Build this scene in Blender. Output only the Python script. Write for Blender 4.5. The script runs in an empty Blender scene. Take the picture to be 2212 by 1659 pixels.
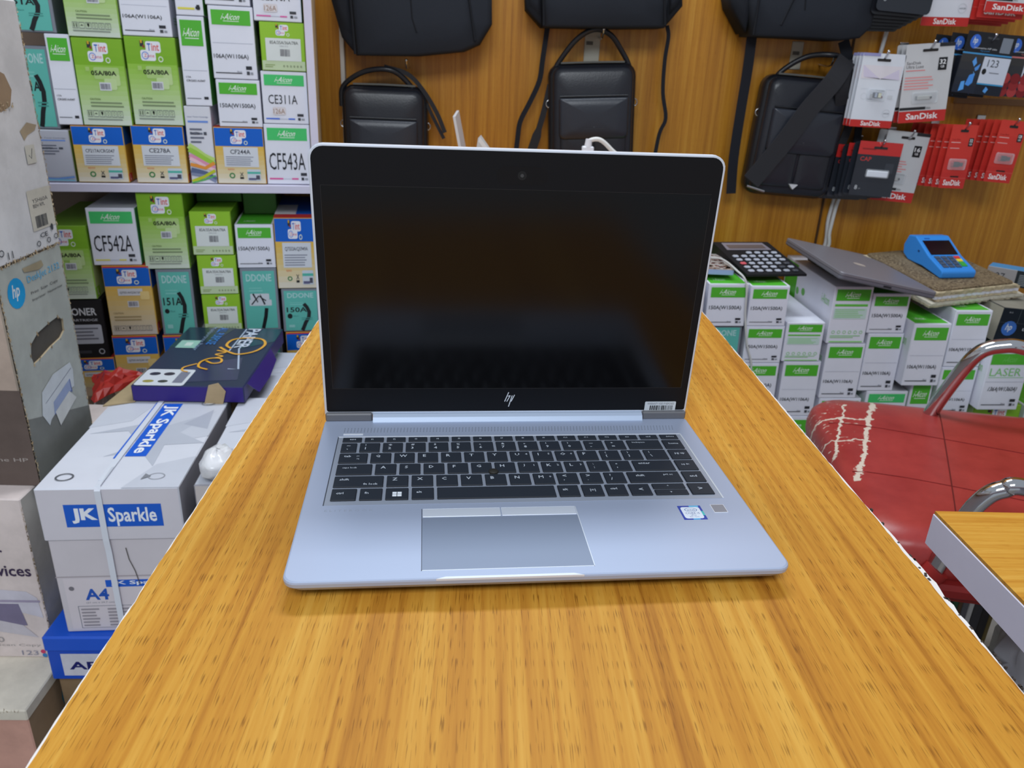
import bpy, math, random
from mathutils import Vector, Matrix
random.seed(7)
S = bpy.context.scene
COL = bpy.context.collection
PI = math.pi

# ------------------------------------------------------------------ camera
cd = bpy.data.cameras.new('camera'); cam = bpy.data.objects.new('camera', cd); COL.objects.link(cam)
cam.matrix_world = Matrix(((0.998829,-0.026916,-0.040191,0.000000),(-0.026745,0.385003,-0.922528,0.000000),(0.040305,0.922523,0.383833,1.074592),(0,0,0,1)))
cd.sensor_width = 36; cd.lens = 27.403
cd.clip_start = .02
cd.dof.use_dof = True; cd.dof.focus_distance = .60; cd.dof.aperture_fstop = 17
S.camera = cam
S.view_settings.view_transform = 'Standard'; S.view_settings.look = 'None'
S.view_settings.exposure = 0.0; S.view_settings.gamma = 1.0; S.view_settings.use_curve_mapping = False

# ------------------------------------------------------------------ world and lamps
W = bpy.data.worlds.new('world'); S.world = W; W.use_nodes = True
bg = W.node_tree.nodes['Background']; bg.inputs[0].default_value = (.80, .89, 1.0, 1); bg.inputs[1].default_value = .47
def lamp(name, loc, rot, sx, sy, power, col):
    l = bpy.data.lights.new(name, 'AREA'); l.shape = 'RECTANGLE'; l.size = sx; l.size_y = sy; l.energy = power; l.color = col
    o = bpy.data.objects.new(name, l); COL.objects.link(o); o.location = loc; o.rotation_euler = rot
    return o
lamp('ceiling_lamp', (.10, 1.75, 2.60), (math.radians(-14), 0, 0), 1.3, .30, 29, (.86, .93, 1.0))
lamp('ceiling_lamp', (-.2, -1.1, 2.6), (math.radians(38), 0, 0), 1.6, .7, 46, (.88, .94, 1.0))

# ------------------------------------------------------------------ materials
def lin(c):
    return tuple(((v/255)/12.92 if v/255 <= .04045 else ((v/255+.055)/1.055)**2.4) for v in c[:3])
class NT:
    def __init__(s, name):
        s.m = bpy.data.materials.new(name); s.m.use_nodes = True
        s.t = s.m.node_tree; s.b = s.t.nodes['Principled BSDF']
    def n(s, typ, **kw):
        x = s.t.nodes.new(typ)
        for k, v in kw.items():
            if k[0] == 'i' and k[1:].isdigit(): s.set(x, int(k[1:]), v)
            elif k[0] == '_': s.set(x, k[1:].replace('_', ' '), v)
            else: setattr(x, k, v)
        return x
    def set(s, x, k, v):
        if hasattr(v, 'is_output'): s.t.links.new(v, x.inputs[k])
        elif isinstance(v, bpy.types.Node): s.t.links.new(v.outputs[0], x.inputs[k])
        else: x.inputs[k].default_value = v
    def bs(s, **kw):
        for k, v in kw.items(): s.set(s.b, k.replace('_', ' '), v)
    def noise(s, vec, scale=(1,1,1), sc=1, det=3, dist=0, rough=.5):
        mp = s.n('ShaderNodeMapping', _Vector=vec, _Scale=scale)
        return s.n('ShaderNodeTexNoise', _Vector=mp, _Scale=sc, _Detail=det, _Distortion=dist, _Roughness=rough)
    def ramp(s, fac, stops):
        r = s.n('ShaderNodeValToRGB', i0=fac); e = r.color_ramp.elements
        while len(e) < len(stops): e.new(.5)
        for q, (p, c) in zip(e, stops): q.position = p; q.color = (*c, 1)
        return r
    def mix(s, f, a, b, mode='MIX'):
        x = s.n('ShaderNodeMix', data_type='RGBA', blend_type=mode)
        s.set(x, 0, f); s.set(x, 6, a if not isinstance(a, tuple) else (*a, 1)); s.set(x, 7, b if not isinstance(b, tuple) else (*b, 1))
        return x.outputs[2]
    def math(s, op, a, b=0.):
        x = s.n('ShaderNodeMath', operation=op); s.set(x, 0, a); s.set(x, 1, b); return x.outputs[0]
    def obj(s): return s.n('ShaderNodeTexCoord').outputs['Object']
    def bump(s, h, strength=.2, d=.001):
        x = s.n('ShaderNodeBump', _Strength=strength, _Distance=d, _Height=h); s.set(s.b, 'Normal', x)

def paint(name, rough=.5, spec=.4, metal=0, coat=0, wear=0, bump=0, bsc=400, rvar=0):
    k = NT(name); a = k.n('ShaderNodeVertexColor', layer_name='Col'); c = a.outputs[0]
    if wear:
        nz = k.noise(k.obj(), sc=9, det=6, rough=.65)
        r = k.ramp(nz, [(.35, (1-wear,)*3), (.62, (1, 1, 1))])
        c = k.mix(1.0, c, r.outputs[0], 'MULTIPLY')
    k.bs(Base_Color=c, Roughness=rough, Specular_IOR_Level=spec, Metallic=metal, Coat_Weight=coat)
    if bump: k.bump(k.noise(k.obj(), sc=bsc, det=3), bump, .0006)
    return k.m
def solid(name, col, rough=.5, spec=.4, metal=0, **kw):
    k = NT(name); k.bs(Base_Color=(*lin(col), 1), Roughness=rough, Specular_IOR_Level=spec, Metallic=metal, **kw); return k.m

def wood(name, axis, cols, pore=.75, rough=.42, spec=.35, big=1.0, porescale=1.0):
    k = NT(name); v = k.obj()
    def sc(a, b): return {'x': (b, a, a), 'y': (a, b, a), 'z': (a, a, b)}[axis]
    n1 = k.noise(v, sc(26*big, .7*big), 1, 3, 1.4)
    n2 = k.noise(v, sc(120*big, 2.0*big), 1, 4, .8)
    n3 = k.noise(v, sc(480, 14), 1, 2)
    f = k.math('ADD', k.math('MULTIPLY', n1, .40), k.math('ADD', k.math('MULTIPLY', n2, .44), k.math('MULTIPLY', n3, .16)))
    r = k.ramp(f, [(.34, cols[0]), (.45, cols[1]), (.53, cols[2]), (.65, cols[3])])
    p = k.noise(v, sc(1700*porescale, 68*porescale), 1, 0)
    pm = k.noise(v, sc(60, 5), 1, 2)
    pt = k.math('SUBTRACT', p, k.math('MULTIPLY', k.math('SUBTRACT', .58, pm), .16))
    pr = k.ramp(pt, [(.64, (1, 1, 1)), (.74, (pore, pore*.92, pore*.78))])
    c = k.mix(1.0, r.outputs[0], pr.outputs[0], 'MULTIPLY')
    k.bs(Base_Color=c, Roughness=rough, Specular_IOR_Level=spec)
    k.bump(k.math('ADD', f, k.math('MULTIPLY', p, -.2)), .06, .001)
    return k.m

M = {}
M['card'] = paint('printed_card', .42, .35, wear=.05)
M['worn'] = paint('worn_card', .7, .2, wear=.22, bump=.3, bsc=60)
M['gloss'] = paint('glossy_print', .22, .5)
M['plastic'] = paint('plastic', .38, .45, bump=.05, bsc=900)
M['matt'] = paint('matt_plastic', .6, .3)
M['alu'] = paint('anodised_aluminium', .42, .4, metal=.22, bump=.04, bsc=2500)
M['chrome'] = solid('chrome', (205, 205, 208), .07, .5, 1)
M['steel'] = solid('hook_steel', (190, 190, 192), .2, .5, 1)
M['lam'] = paint('laminate', .4, .4, wear=.06)
M['fabric'] = paint('bag_fabric', .85, .25, bump=.6, bsc=700)
M['webbing'] = paint('strap_webbing', .75, .25, bump=.5, bsc=500)
M['leather'] = paint('bag_leather', .33, .45, bump=.35, bsc=260)
M['paper'] = paint('paper', .8, .15, wear=.12)
M['plaster'] = paint('plaster', .8, .2)
M['table'] = wood('counter_beech', 'y', [lin((150, 93, 26)), lin((181, 123, 41)), lin((193, 138, 50)), lin((206, 157, 68))], .56, .5, .18)
M['desk'] = wood('desk_beech', 'x', [lin((166, 106, 30)), lin((192, 134, 46)), lin((201, 147, 56)), lin((214, 166, 76))], .85, .4, .35)
M['wall'] = wood('wall_beech', 'z', [lin((146, 92, 22)), lin((170, 112, 30)), lin((182, 124, 36)), lin((196, 142, 52))], .88, .33, .4, .8)
M['bezel'] = paint('bezel_plastic', .5, .18)
k = NT('screen_glass'); k.bs(Base_Color=(.0015, .0015, .002, 1), Roughness=.17, Specular_IOR_Level=.3); M['screen'] = k.m
M['clear'] = solid('clear_plastic', (235, 240, 245), .12, .5, Alpha=.22)
k = NT('plastic_film'); k.bs(Base_Color=(.8, .83, .88, 1), Roughness=.25, Alpha=.72); k.bump(k.noise(k.obj(), sc=25, det=4), .6, .004); M['film'] = k.m
# red vinyl: cracks along the stretched seams show the pale backing
k = NT('red_vinyl'); v = k.obj()
nz = k.noise(v, sc=14, det=5, rough=.7); fine = k.noise(v, sc=90, det=4, rough=.7)
sep = k.n('ShaderNodeSeparateXYZ', i0=v)
def crackline(coord, other, pos, wid, lo, hi):
    d = k.math('ABSOLUTE', k.math('SUBTRACT', k.math('ADD', coord, k.math('MULTIPLY', k.math('SUBTRACT', nz, .5), .05)), pos))
    d = k.math('ADD', d, k.math('MULTIPLY', k.math('SUBTRACT', fine, .5), wid*2.2))
    a = k.math('LESS_THAN', d, wid)
    return k.math('MULTIPLY', a, k.math('MULTIPLY', k.math('GREATER_THAN', other, lo), k.math('LESS_THAN', other, hi)))
slx = k.math('ADD', sep.outputs[0], k.math('MULTIPLY', sep.outputs[1], -.3))
cr = crackline(slx, sep.outputs[1], -.195, .0042, -.09, .27)
cr = k.math('MAXIMUM', cr, crackline(slx, sep.outputs[1], -.243, .0026, .0, .22))
cr = k.math('MAXIMUM', cr, crackline(sep.outputs[1], sep.outputs[0], .15, .0028, -.25, -.14))
cr = k.math('MAXIMUM', cr, crackline(sep.outputs[1], sep.outputs[0], .055, .0018, -.25, -.17))
cr = k.math('MAXIMUM', cr, k.math('MULTIPLY', k.math('GREATER_THAN', k.noise(v, (60, 200, 60), 1, 3), .66), k.math('MULTIPLY', k.math('LESS_THAN', sep.outputs[0], -.17), k.math('GREATER_THAN', sep.outputs[1], .02))))
col = k.ramp(nz, [(.3, lin((146, 44, 42))), (.7, lin((168, 58, 54)))])
k.bs(Base_Color=k.mix(cr, col.outputs[0], lin((214, 200, 184))), Roughness=.36, Specular_IOR_Level=.45)
k.bump(k.math('SUBTRACT', k.math('MULTIPLY', fine, .3), cr), .25, .0012); M['vinyl'] = k.m

# ------------------------------------------------------------------ mesh builder
_txt = {}
def text2d(s, bold=0.0, res=2):
    """outline of a line of lettering as flat triangles, scaled into the unit square"""
    key = (s, bold, res)
    if key in _txt: return _txt[key]
    c = bpy.data.curves.new('t', 'FONT'); c.body = s; c.resolution_u = res; c.offset = bold; c.fill_mode = 'FRONT'
    o = bpy.data.objects.new('t', c); COL.objects.link(o)
    dg = bpy.context.evaluated_depsgraph_get(); me = o.evaluated_get(dg).to_mesh()
    vs = [(v.co.x, v.co.y) for v in me.vertices]; fs = [tuple(p.vertices) for p in me.polygons]
    o.evaluated_get(dg).to_mesh_clear(); bpy.data.objects.remove(o); bpy.data.curves.remove(c)
    if not vs: vs = [(0, 0), (1, 0), (0, 1)]; fs = []
    x0 = min(v[0] for v in vs); x1 = max(v[0] for v in vs); y0 = min(v[1] for v in vs); y1 = max(v[1] for v in vs)
    dx = max(x1-x0, 1e-6); dy = max(y1-y0, 1e-6)
    _txt[key] = ([((x-x0)/dx, (y-y0)/dy) for x, y in vs], fs, dx/dy)
    return _txt[key]

class MB:
    def __init__(s): s.v = []; s.f = []; s.c = []; s.sm = []; s.X = None
    def add(s, vs, fs, col, smooth=False):
        b = len(s.v)
        if s.X is not None: vs = [s.X @ Vector(p) for p in vs]
        s.v += [tuple(p) for p in vs]
        single = not isinstance(col, list)
        for i, f in enumerate(fs):
            s.f.append([b+j for j in f]); s.c.append(col if single else col[i]); s.sm.append(smooth)
    def box(s, x0, y0, z0, x1, y1, z1, col, c=0.0, cols=None):
        """box with chamfer c; cols may override the faces '-x +x -y +y -z +z'"""
        P = lambda i, j, k, a, b, d: ((x0+a if i else x0+a) if False else (x1-a if i else x0+a), y1-b if j else y0+b, z1-d if k else z0+d)
        cs = cols or {}
        if c <= 0:
            vs = [P(i, j, k, 0, 0, 0) for i in (0, 1) for j in (0, 1) for k in (0, 1)]
            fs = [(0, 1, 3, 2), (4, 6, 7, 5), (0, 4, 5, 1), (2, 3, 7, 6), (0, 2, 6, 4), (1, 5, 7, 3)]
            s.add(vs, fs, [cs.get(n, col) for n in ('-x', '+x', '-y', '+y', '-z', '+z')]); return
        vs = []; id = {}
        for i in (0, 1):
            for j in (0, 1):
                for k in (0, 1):
                    for ax, (a, b, d) in enumerate(((0, c, c), (c, 0, c), (c, c, 0))):
                        id[i, j, k, ax] = len(vs); vs.append(P(i, j, k, a, b, d))
        fs = []; co = []
        names = ('-x', '+x', '-y', '+y', '-z', '+z')
        for ax in range(3):
            for sd in (0, 1):
                o = [(0, 0), (1, 0), (1, 1), (0, 1)]; q = []
                for a, b in o:
                    t = [a, b]; t.insert(ax, sd); q.append(id[t[0], t[1], t[2], ax])
                if (sd == 0) ^ (ax == 1): q = q[::-1]
                fs.append(q); co.append(cs.get(names[ax*2+sd], col))
        for ax in range(3):
            o = [a for a in range(3) if a != ax]
            for a in (0, 1):
                for b in (0, 1):
                    q = []
                    for e, ff in ((0, o[0]), (1, o[0]), (1, o[1]), (0, o[1])):
                        t = [0, 0, 0]; t[ax] = e; t[o[0]] = a; t[o[1]] = b; q.append(id[t[0], t[1], t[2], ff])
                    fs.append(q); co.append(col)
        for i in (0, 1):
            for j in (0, 1):
                for k in (0, 1): fs.append([id[i, j, k, 0], id[i, j, k, 1], id[i, j, k, 2]]); co.append(col)
        s.add(vs, fs, co)
    def prism(s, poly, y0, y1, col, axis='y', c=0.0, side=None, smooth=False):
        """polygon (a,b) swept along an axis; c = chamfer on the y0 (near) face"""
        def P(a, b, t): return {'y': (a, t, b), 'z': (a, b, t), 'x': (t, a, b)}[axis]
        n = len(poly); cx = sum(p[0] for p in poly)/n; cy = sum(p[1] for p in poly)/n
        rings = []
        def inset(d):
            out = []
            ar = sum(poly[i][0]*poly[(i+1) % n][1]-poly[(i+1) % n][0]*poly[i][1] for i in range(n)); sg = 1 if ar > 0 else -1
            for i in range(n):
                p0 = Vector(poly[i-1]); p1 = Vector(poly[i]); p2 = Vector(poly[(i+1) % n])
                e1 = (p1-p0).normalized(); e2 = (p2-p1).normalized()
                n1 = Vector((-e1.y, e1.x))*sg; n2 = Vector((-e2.y, e2.x))*sg
                m = n1+n2; m = m/max(m.length_squared, .35)*2
                out.append(p1+m*d)
            return out
        sgn = 1 if y1 > y0 else -1
        lay = [(poly, y1)] + ([(poly, y0+sgn*c), (inset(c), y0)] if c > 0 else [(poly, y0)])
        vs = []
        for pl, t in lay: vs += [P(a, b, t) for a, b in pl]
        fs = [list(range(n))[::-1]]; L = len(lay)
        for r in range(L-1):
            for i in range(n): j = (i+1) % n; fs.append([r*n+i, r*n+j, (r+1)*n+j, (r+1)*n+i])
        fs.append([(L-1)*n+i for i in range(n)])
        s.add(vs, fs, [side or col] + [side or col]*(n*(L-1)) + [col], smooth)
    def tube(s, pts, r, col, n=10, caps=True, flat=None, smooth=True):
        """round (or flattened: flat=(w,t)) bar along a path"""
        pts = [Vector(p) for p in pts]; vs = []; m = len(pts); up = None
        for i, p in enumerate(pts):
            t = (pts[min(i+1, m-1)]-pts[max(i-1, 0)]).normalized()
            if up is None:
                up = Vector((0, 0, 1)) if abs(t.z) < .9 else Vector((1, 0, 0))
            a = t.cross(up).normalized(); b = a.cross(t).normalized(); up = b
            rr = r[i] if isinstance(r, (list, tuple)) else r
            for k in range(n):
                w = 2*PI*k/n; vs.append(p+(a*math.cos(w)+b*math.sin(w))*rr)
        fs = [[i*n+k, i*n+(k+1) % n, (i+1)*n+(k+1) % n, (i+1)*n+k] for i in range(m-1) for k in range(n)]
        s.add(vs, fs, col, smooth)
        if caps: s.add([vs[k] for k in range(n)], [list(range(n))[::-1]], col); s.add(vs[-n:], [list(range(n))], col)
    def ribbon(s, pts, w, t, col, face=(0, -1, 0)):
        """flat strap of width w and thickness t along a path, its broad side towards face"""
        pts = [Vector(p) for p in pts]; fc = Vector(face); m = len(pts); vs = []
        for i, p in enumerate(pts):
            tg = (pts[min(i+1, m-1)]-pts[max(i-1, 0)]).normalized()
            a = tg.cross(fc).normalized(); nn = a.cross(tg).normalized()
            ww = w[i] if isinstance(w, (list, tuple)) else w
            vs += [p-a*ww/2-nn*t/2, p+a*ww/2-nn*t/2, p+a*ww/2+nn*t/2, p-a*ww/2+nn*t/2]
        fs = [[i*4+k, i*4+(k+1) % 4, i*4+4+(k+1) % 4, i*4+4+k] for i in range(m-1) for k in range(4)]
        fs += [[3, 2, 1, 0], [(m-1)*4+k for k in range(4)]]
        s.add(vs, fs, col)
    def ball(s, c, r, col, n=12, m=8, sc=(1, 1, 1)):
        vs = []; fs = []
        for i in range(m+1):
            a = PI*i/m
            for k in range(n):
                b = 2*PI*k/n; vs.append((c[0]+r*sc[0]*math.sin(a)*math.cos(b), c[1]+r*sc[1]*math.sin(a)*math.sin(b), c[2]+r*sc[2]*math.cos(a)))
        for i in range(m):
            for k in range(n): fs.append([i*n+k, (i+1)*n+k, (i+1)*n+(k+1) % n, i*n+(k+1) % n])
        s.add(vs, fs, col, True)
    def pillow(s, poly, yf, yb, col, r=.012, bulge=.006):
        """soft bag body: outline (x,z), back at yb, rounded front at yf that swells a little"""
        n = len(poly); cx = sum(p[0] for p in poly)/n; cz = sum(p[1] for p in poly)/n
        def ring(k, y): return [(cx+(x-cx)*k, y, cz+(z-cz)*k) for x, z in poly]
        R = max(max(abs(p[0]-cx) for p in poly), .01); q = r/R
        rings = [ring(1-q, yb), ring(1, yb-r*.6), ring(1, yf+r), ring(1-q*.35, yf+r*.3), ring(1-q, yf), ring(.6, yf-bulge*.75), ring(.25, yf-bulge)]
        vs = [p for g in rings for p in g]; fs = []
        for a in range(len(rings)-1):
            for i in range(n): j = (i+1) % n; fs.append([a*n+i, a*n+j, (a+1)*n+j, (a+1)*n+i])
        fs.append([(len(rings)-1)*n+i for i in range(n)]); fs.append(list(range(n))[::-1])
        s.add(vs, fs, col, True)
    # flat print on a rectangle, layered by tiny steps: items in unit face coordinates
    def prints(s, w, h, items, plane='xz', org=(0, 0, 0), step=.00006, start=.0003, res=2):
        """face spans x in [-w/2,w/2], z in [0,h]; 'xz' faces -Y, 'xy' faces +Z (y is up the page)"""
        ly = start
        def P(a, b):
            x = (a-.5)*w; z = b*h
            return (org[0]+x, org[1]-ly, org[2]+z) if plane == 'xz' else (org[0]+x, org[1]+z, org[2]+ly)
        for it in items:
            k = it[0]
            if k == 'r':
                _, a, b, c, d, col = it; s.add([P(a, b), P(c, b), P(c, d), P(a, d)], [(0, 1, 2, 3)], col)
            elif k == 't':
                _, tx, a, b, c, d, col = it[:7]; bo = it[7] if len(it) > 7 else .0; sh = it[8] if len(it) > 8 else 0
                vs, fs, asp = text2d(tx, bo, res)
                s.add([P(a+(c-a)*(x*(1-sh)+sh*y), b+(d-b)*y) for x, y in vs], fs, col)
            elif k == 'e':
                _, cx, cy, rx, ry, col = it
                s.add([P(cx+rx*math.cos(2*PI*i/16), cy+ry*math.sin(2*PI*i/16)) for i in range(16)], [list(range(16))], col)
            elif k == 'o':   # ring
                _, cx, cy, rx, ry, wd, col = it; q = 20
                vs = [P(cx+rx*g*math.cos(2*PI*i/q), cy+ry*g*math.sin(2*PI*i/q)) for i in range(q) for g in (1, 1-wd)]
                s.add(vs, [(2*i, (2*i+2) % (2*q), (2*i+3) % (2*q), 2*i+1) for i in range(q)], col)
            elif k == 'p':
                s.add([P(a, b) for a, b in it[1]], [list(range(len(it[1])))], it[2])
            elif k in ('l', 'c'):
                pts = it[1] if k == 'l' else [(q.x, q.y) for q in smooth_path([(*q, 0) for q in it[1]], 5)]; wd = it[2]; n = len(pts); vs = []
                for i in range(n):
                    x0, y0 = pts[max(i-1, 0)]; x1, y1 = pts[min(i+1, n-1)]
                    dx, dy = (x1-x0)*w, (y1-y0)*h; L = math.hypot(dx, dy) or 1
                    nx, ny = -dy/L*wd/2, dx/L*wd/2
                    vs += [P(pts[i][0]+nx/w, pts[i][1]+ny/h), P(pts[i][0]-nx/w, pts[i][1]-ny/h)]
                s.add(vs, [(2*i+1, 2*i+3, 2*i+2, 2*i) for i in range(n-1)], it[3])
            elif k == 'g':   # printed colour ramp, bottom to top
                _, a, b, c, d, c0, c1, nb = it
                for i in range(nb):
                    f = (i+.5)/nb; cc = tuple(c0[j]+(c1[j]-c0[j])*f for j in range(3))
                    s.add([P(a, b+(d-b)*i/nb), P(c, b+(d-b)*i/nb), P(c, b+(d-b)*(i+1)/nb), P(a, b+(d-b)*(i+1)/nb)], [(0, 1, 2, 3)], cc)
            elif k == 'rr':
                _, a, b, c, d, r, col = it; pts = []
                rx, ry = r/w, r/h
                for ox, oy, st in ((c-rx, b+ry, -90), (c-rx, d-ry, 0), (a+rx, d-ry, 90), (a+rx, b+ry, 180)):
                    for e in range(4): an = math.radians(st+e*30); pts.append(P(ox+rx*math.cos(an), oy+ry*math.sin(an)))
                s.add(pts, [list(range(len(pts)))], col)
            elif k == 'b':   # bar code
                _, a, b, c, d, col = it; x = a; rnd = random.Random(5)
                while x < c:
                    bw = (c-a)*rnd.choice((.02, .03, .05)); s.add([P(x, b), P(min(x+bw, c), b), P(min(x+bw, c), d), P(x, d)], [(0, 1, 2, 3)], col); x += bw+(c-a)*rnd.choice((.02, .03))
            ly += step
    def build(s, name, mat, parent=None):
        me = bpy.data.meshes.new(name); me.from_pydata(s.v, [], s.f)
        ca = me.color_attributes.new('Col', 'FLOAT_COLOR', 'CORNER')
        cache = {}; data = []
        for f, c in zip(s.f, s.c):
            if c not in cache: cache[c] = (*lin(c), 1.0)
            data += cache[c]*len(f)
        ca.data.foreach_set('color', data)
        me.polygons.foreach_set('use_smooth', s.sm); me.materials.append(M[mat] if isinstance(mat, str) else mat); me.update()
        o = bpy.data.objects.new(name, me); COL.objects.link(o); o.parent = parent
        return o

def tag(o, label=None, cat=None, group=None, kind=None):
    for k_, v_ in (('label', label), ('category', cat), ('group', group), ('kind', kind)):
        if v_: o[k_] = v_
    return o
def thing(name, label, cat, loc=(0, 0, 0), rz=0, group=None, rx=0, ry=0):
    o = bpy.data.objects.new(name, None); COL.objects.link(o); o.location = loc; o.rotation_euler = (rx, ry, rz); o.empty_display_size = .05
    return tag(o, label, cat, group)
def one(name, label, cat, mb, mat, group=None, loc=None):
    o = mb.build(name, mat); tag(o, label, cat, group)
    if loc: o.location = loc
    return o
def struct(name, mb, mat): return tag(mb.build(name, mat), kind='structure')
def dup(o, parent=None):
    c = o.copy(); COL.objects.link(c)
    if parent: c.parent = parent
    for ch in list(o.children): dup(ch, c)
    return c
def arc(c, r, a0, a1, n, f): return [f(c[0]+r*math.cos(a0+(a1-a0)*i/n), c[1]+r*math.sin(a0+(a1-a0)*i/n)) for i in range(n+1)]
def rrect(x0, y0, x1, y1, r, n=4):
    r4 = r if isinstance(r, (list, tuple)) else [r]*4   # corner radii: x1y0, x1y1, x0y1, x0y0
    out = []
    for (ox, oy, sx, sy, st), q in zip(((x1, y0, -1, 1, -90), (x1, y1, -1, -1, 0), (x0, y1, 1, -1, 90), (x0, y0, 1, 1, 180)), r4):
        if q <= 0: out.append((ox, oy)); continue
        for i in range(n+1):
            an = math.radians(st+90*i/n); out.append((ox+sx*q+q*math.cos(an), oy+sy*q+q*math.sin(an)))
    return out
def smooth_path(pts, n=6):
    P = [Vector(p) for p in pts]; P = [P[0]*2-P[1]]+P+[P[-1]*2-P[-2]]; out = []
    for i in range(1, len(P)-2):
        for k_ in range(n):
            t = k_/n; a, b, c, d = P[i-1], P[i], P[i+1], P[i+2]
            out.append(.5*((2*b)+(c-a)*t+(2*a-5*b+4*c-d)*t*t+(3*b-a-3*c+d)*t**3))
    out.append(P[-2]); return out

TZ = .76           # counter top
WY = 2.06          # face of the back wall
# ------------------------------------------------------------------ setting
b = MB(); b.box(-2.4, -1.6, -.09, 2.6, WY+.3, -.04, (150, 146, 140)); struct('floor', b, 'plaster')
b = MB(); b.box(-.52, WY, -.05, 2.6, WY+.06, 2.9, (170, 120, 50)); struct('wall_back', b, 'wall')
b = MB(); b.box(-2.46, -1.6, -.05, -2.4, WY+.4, 2.9, (205, 203, 200)); struct('wall_left', b, 'plaster')
b = MB(); b.box(2.6, -1.6, -.05, 2.66, WY+.06, 2.9, (205, 203, 200)); struct('wall_right', b, 'plaster')
b = MB(); b.box(-2.46, WY+.34, -.05, -.2, WY+.4, 2.9, (150, 140, 130)); struct('wall_rear_left', b, 'plaster')
b = MB(); b.box(.33, 1.66, -.04, 1.6, WY-.002, .16, (190, 186, 180), .004); struct('trim_1', b, 'lam')
J = MB(); J.box(.886, WY-.002, .62, .892, WY, 2.9, (70, 45, 20)); tag(J.build('trim_2', 'matt'), kind='structure')

# ------------------------------------------------------------------ counter in the foreground
t = thing('counter_table', 'long beech patterned counter with chipped white edges, under the open laptop', 'table', (0, 0, 0))
rnd = random.Random(3)
Y0, Y1, XL, XR = .02, WY-.005, -.2075, .3066
def edge(x, amp, sgn, y0=Y0, y1=Y1, step=.0045):
    out = []; y = y0; w = 0
    while y < y1:
        w = w*.75+rnd.uniform(-1, 1)*amp; out.append((x+sgn*w, y)); y += step
    out.append((x, y1)); return out
le = edge(XL, .00035, 1); re = edge(XR, .0004, 1)
b = MB(); b.prism([*re, *le[::-1]], TZ, TZ-.026, (215, 165, 75), 'z'); b.build('tabletop', 'table', t)
rnd = random.Random(11)
def band(x, sgn, extra):
    m = MB(); n = 260; vs = []; fs = []
    for i in range(n+1):
        y = Y0+(Y1-Y0)*i/n; e = extra(y)*rnd.uniform(.55, 1.1)+.0003
        ztop = TZ-.0003-(.0012*rnd.random() if rnd.random() < .25 else 0)
        for dx, z in ((-.0006, ztop), (e, ztop), (e+.0004, TZ-.027), (-.0006, TZ-.027)): vs.append((x+sgn*dx, y, z))
    for i in range(n):
        for k_ in range(4): fs.append([i*4+k_, i*4+(k_+1) % 4, i*4+4+(k_+1) % 4, i*4+4+k_][::sgn])
    m.add(vs, fs, (226, 222, 220)); return m
band(XL, -1, lambda y: .0006).build('edge_band', 'lam', t)
band(XR, 1, lambda y: .0010+.0034*max(0, 1-abs(y-.43)/.10)).build('edge_band', 'lam', t)
b = MB()
for i in range(26):
    y = .30+.22*rnd.random(); q = XR+.0012+.002*rnd.random(); b.box(q, y, TZ-.002, q+.0014, y+.0008+.0022*rnd.random(), TZ-.0001, (60, 52, 48))
tag(b.build('edge_chip', 'matt', t), kind='stuff')
for sx in (XL+.03, XR-.05):
    b = MB(); b.box(sx, .08, -.04, sx+.018, WY-.06, TZ-.0265, (222, 220, 224), .001); b.build('side_panel', 'lam', t)

# ------------------------------------------------------------------ the open laptop
a_l = math.atan2(.076, .997)
L = thing('laptop', 'silver open laptop with black screen standing on the wooden counter', 'laptop', (*(-0.1180,0.3931), TZ), a_l)
mm = .001; ZT = .016
def lm(): m = MB(); m.X = Matrix.Translation((0, 0, ZT)) @ Matrix.Scale(mm, 4); return m
SIL = (166, 177, 201)
# base shell
b = lm(); out = rrect(0, 0, 326, 234, [9, 7, 7, 9], 6); cx0, cy0 = 163, 117
def shr(d): return [(x+(d if x < cx0 else -d), y+(d if y < cy0 else -d)) for x, y in out]
rings = [(shr(1.3), 0), (shr(.35), -.5), (shr(0), -1.6), (shr(.3), -4.2), (shr(3.5), -8.0), (shr(9), -11.5)]
n = len(out); vs = [(x, y, z) for pl, z in rings for x, y in pl]
fs = [list(range(n))]+[[r*n+i, (r+1)*n+i, (r+1)*n+(i+1) % n, r*n+(i+1) % n] for r in range(5) for i in range(n)]+[[5*n+i for i in range(n)][::-1]]
b.add(vs, fs, SIL); b.build('base', 'alu', L)
for fx, fy in ((30, 22), (296, 22), (30, 212), (296, 212)):
    b = lm(); b.box(fx-14, fy-5, -16, fx+14, fy+5, -11.2, (40, 40, 42), 1.2); b.build('rubber_foot', 'matt', L)
b = lm(); b.prism([(94, -.2), (100, 1.9), (181, 1.9), (187.5, -.2)], .12, -1.4, (214, 220, 232), 'z'); b.build('opening_notch', 'alu', L)
# keyboard
KX0, KX1, KY0, KY1 = 15.2, 310.2, 88.2, 197.4
kb = lm(); kb.prism(rrect(KX0, KY0, KX1, KY1, 1.5), .16, -.2, (158, 166, 182), 'z'); kbo = kb.build('keyboard', 'alu', L)
b = lm()
b.box(KX0-.1, KY1-.9, .1, KX1, KY1+.3, .45, (222, 228, 238)); b.box(KX0-.5, KY0, .1, KX0+.15, KY1, .4, (70, 76, 88)); b.box(KX1-.2, KY0, .1, KX1+1.0, KY1, .4, (205, 212, 222))  # recess shade and highlights painted: dark left line, pale back and right lines
b.build('keyboard_rim', 'alu', kbo)
SMALL = {'`': .3, '~': .3, '-': .16, '_': .14, "'": .42, '"': .42, ',': .42, '.': .2, ':': .65, ';': .8, '=': .45, '+': .65, '^': .5, '*': .6, 'v': .7}
u = 18.66; KX = 18.2; DK = (40, 46, 56); LG = (196, 204, 216)
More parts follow.
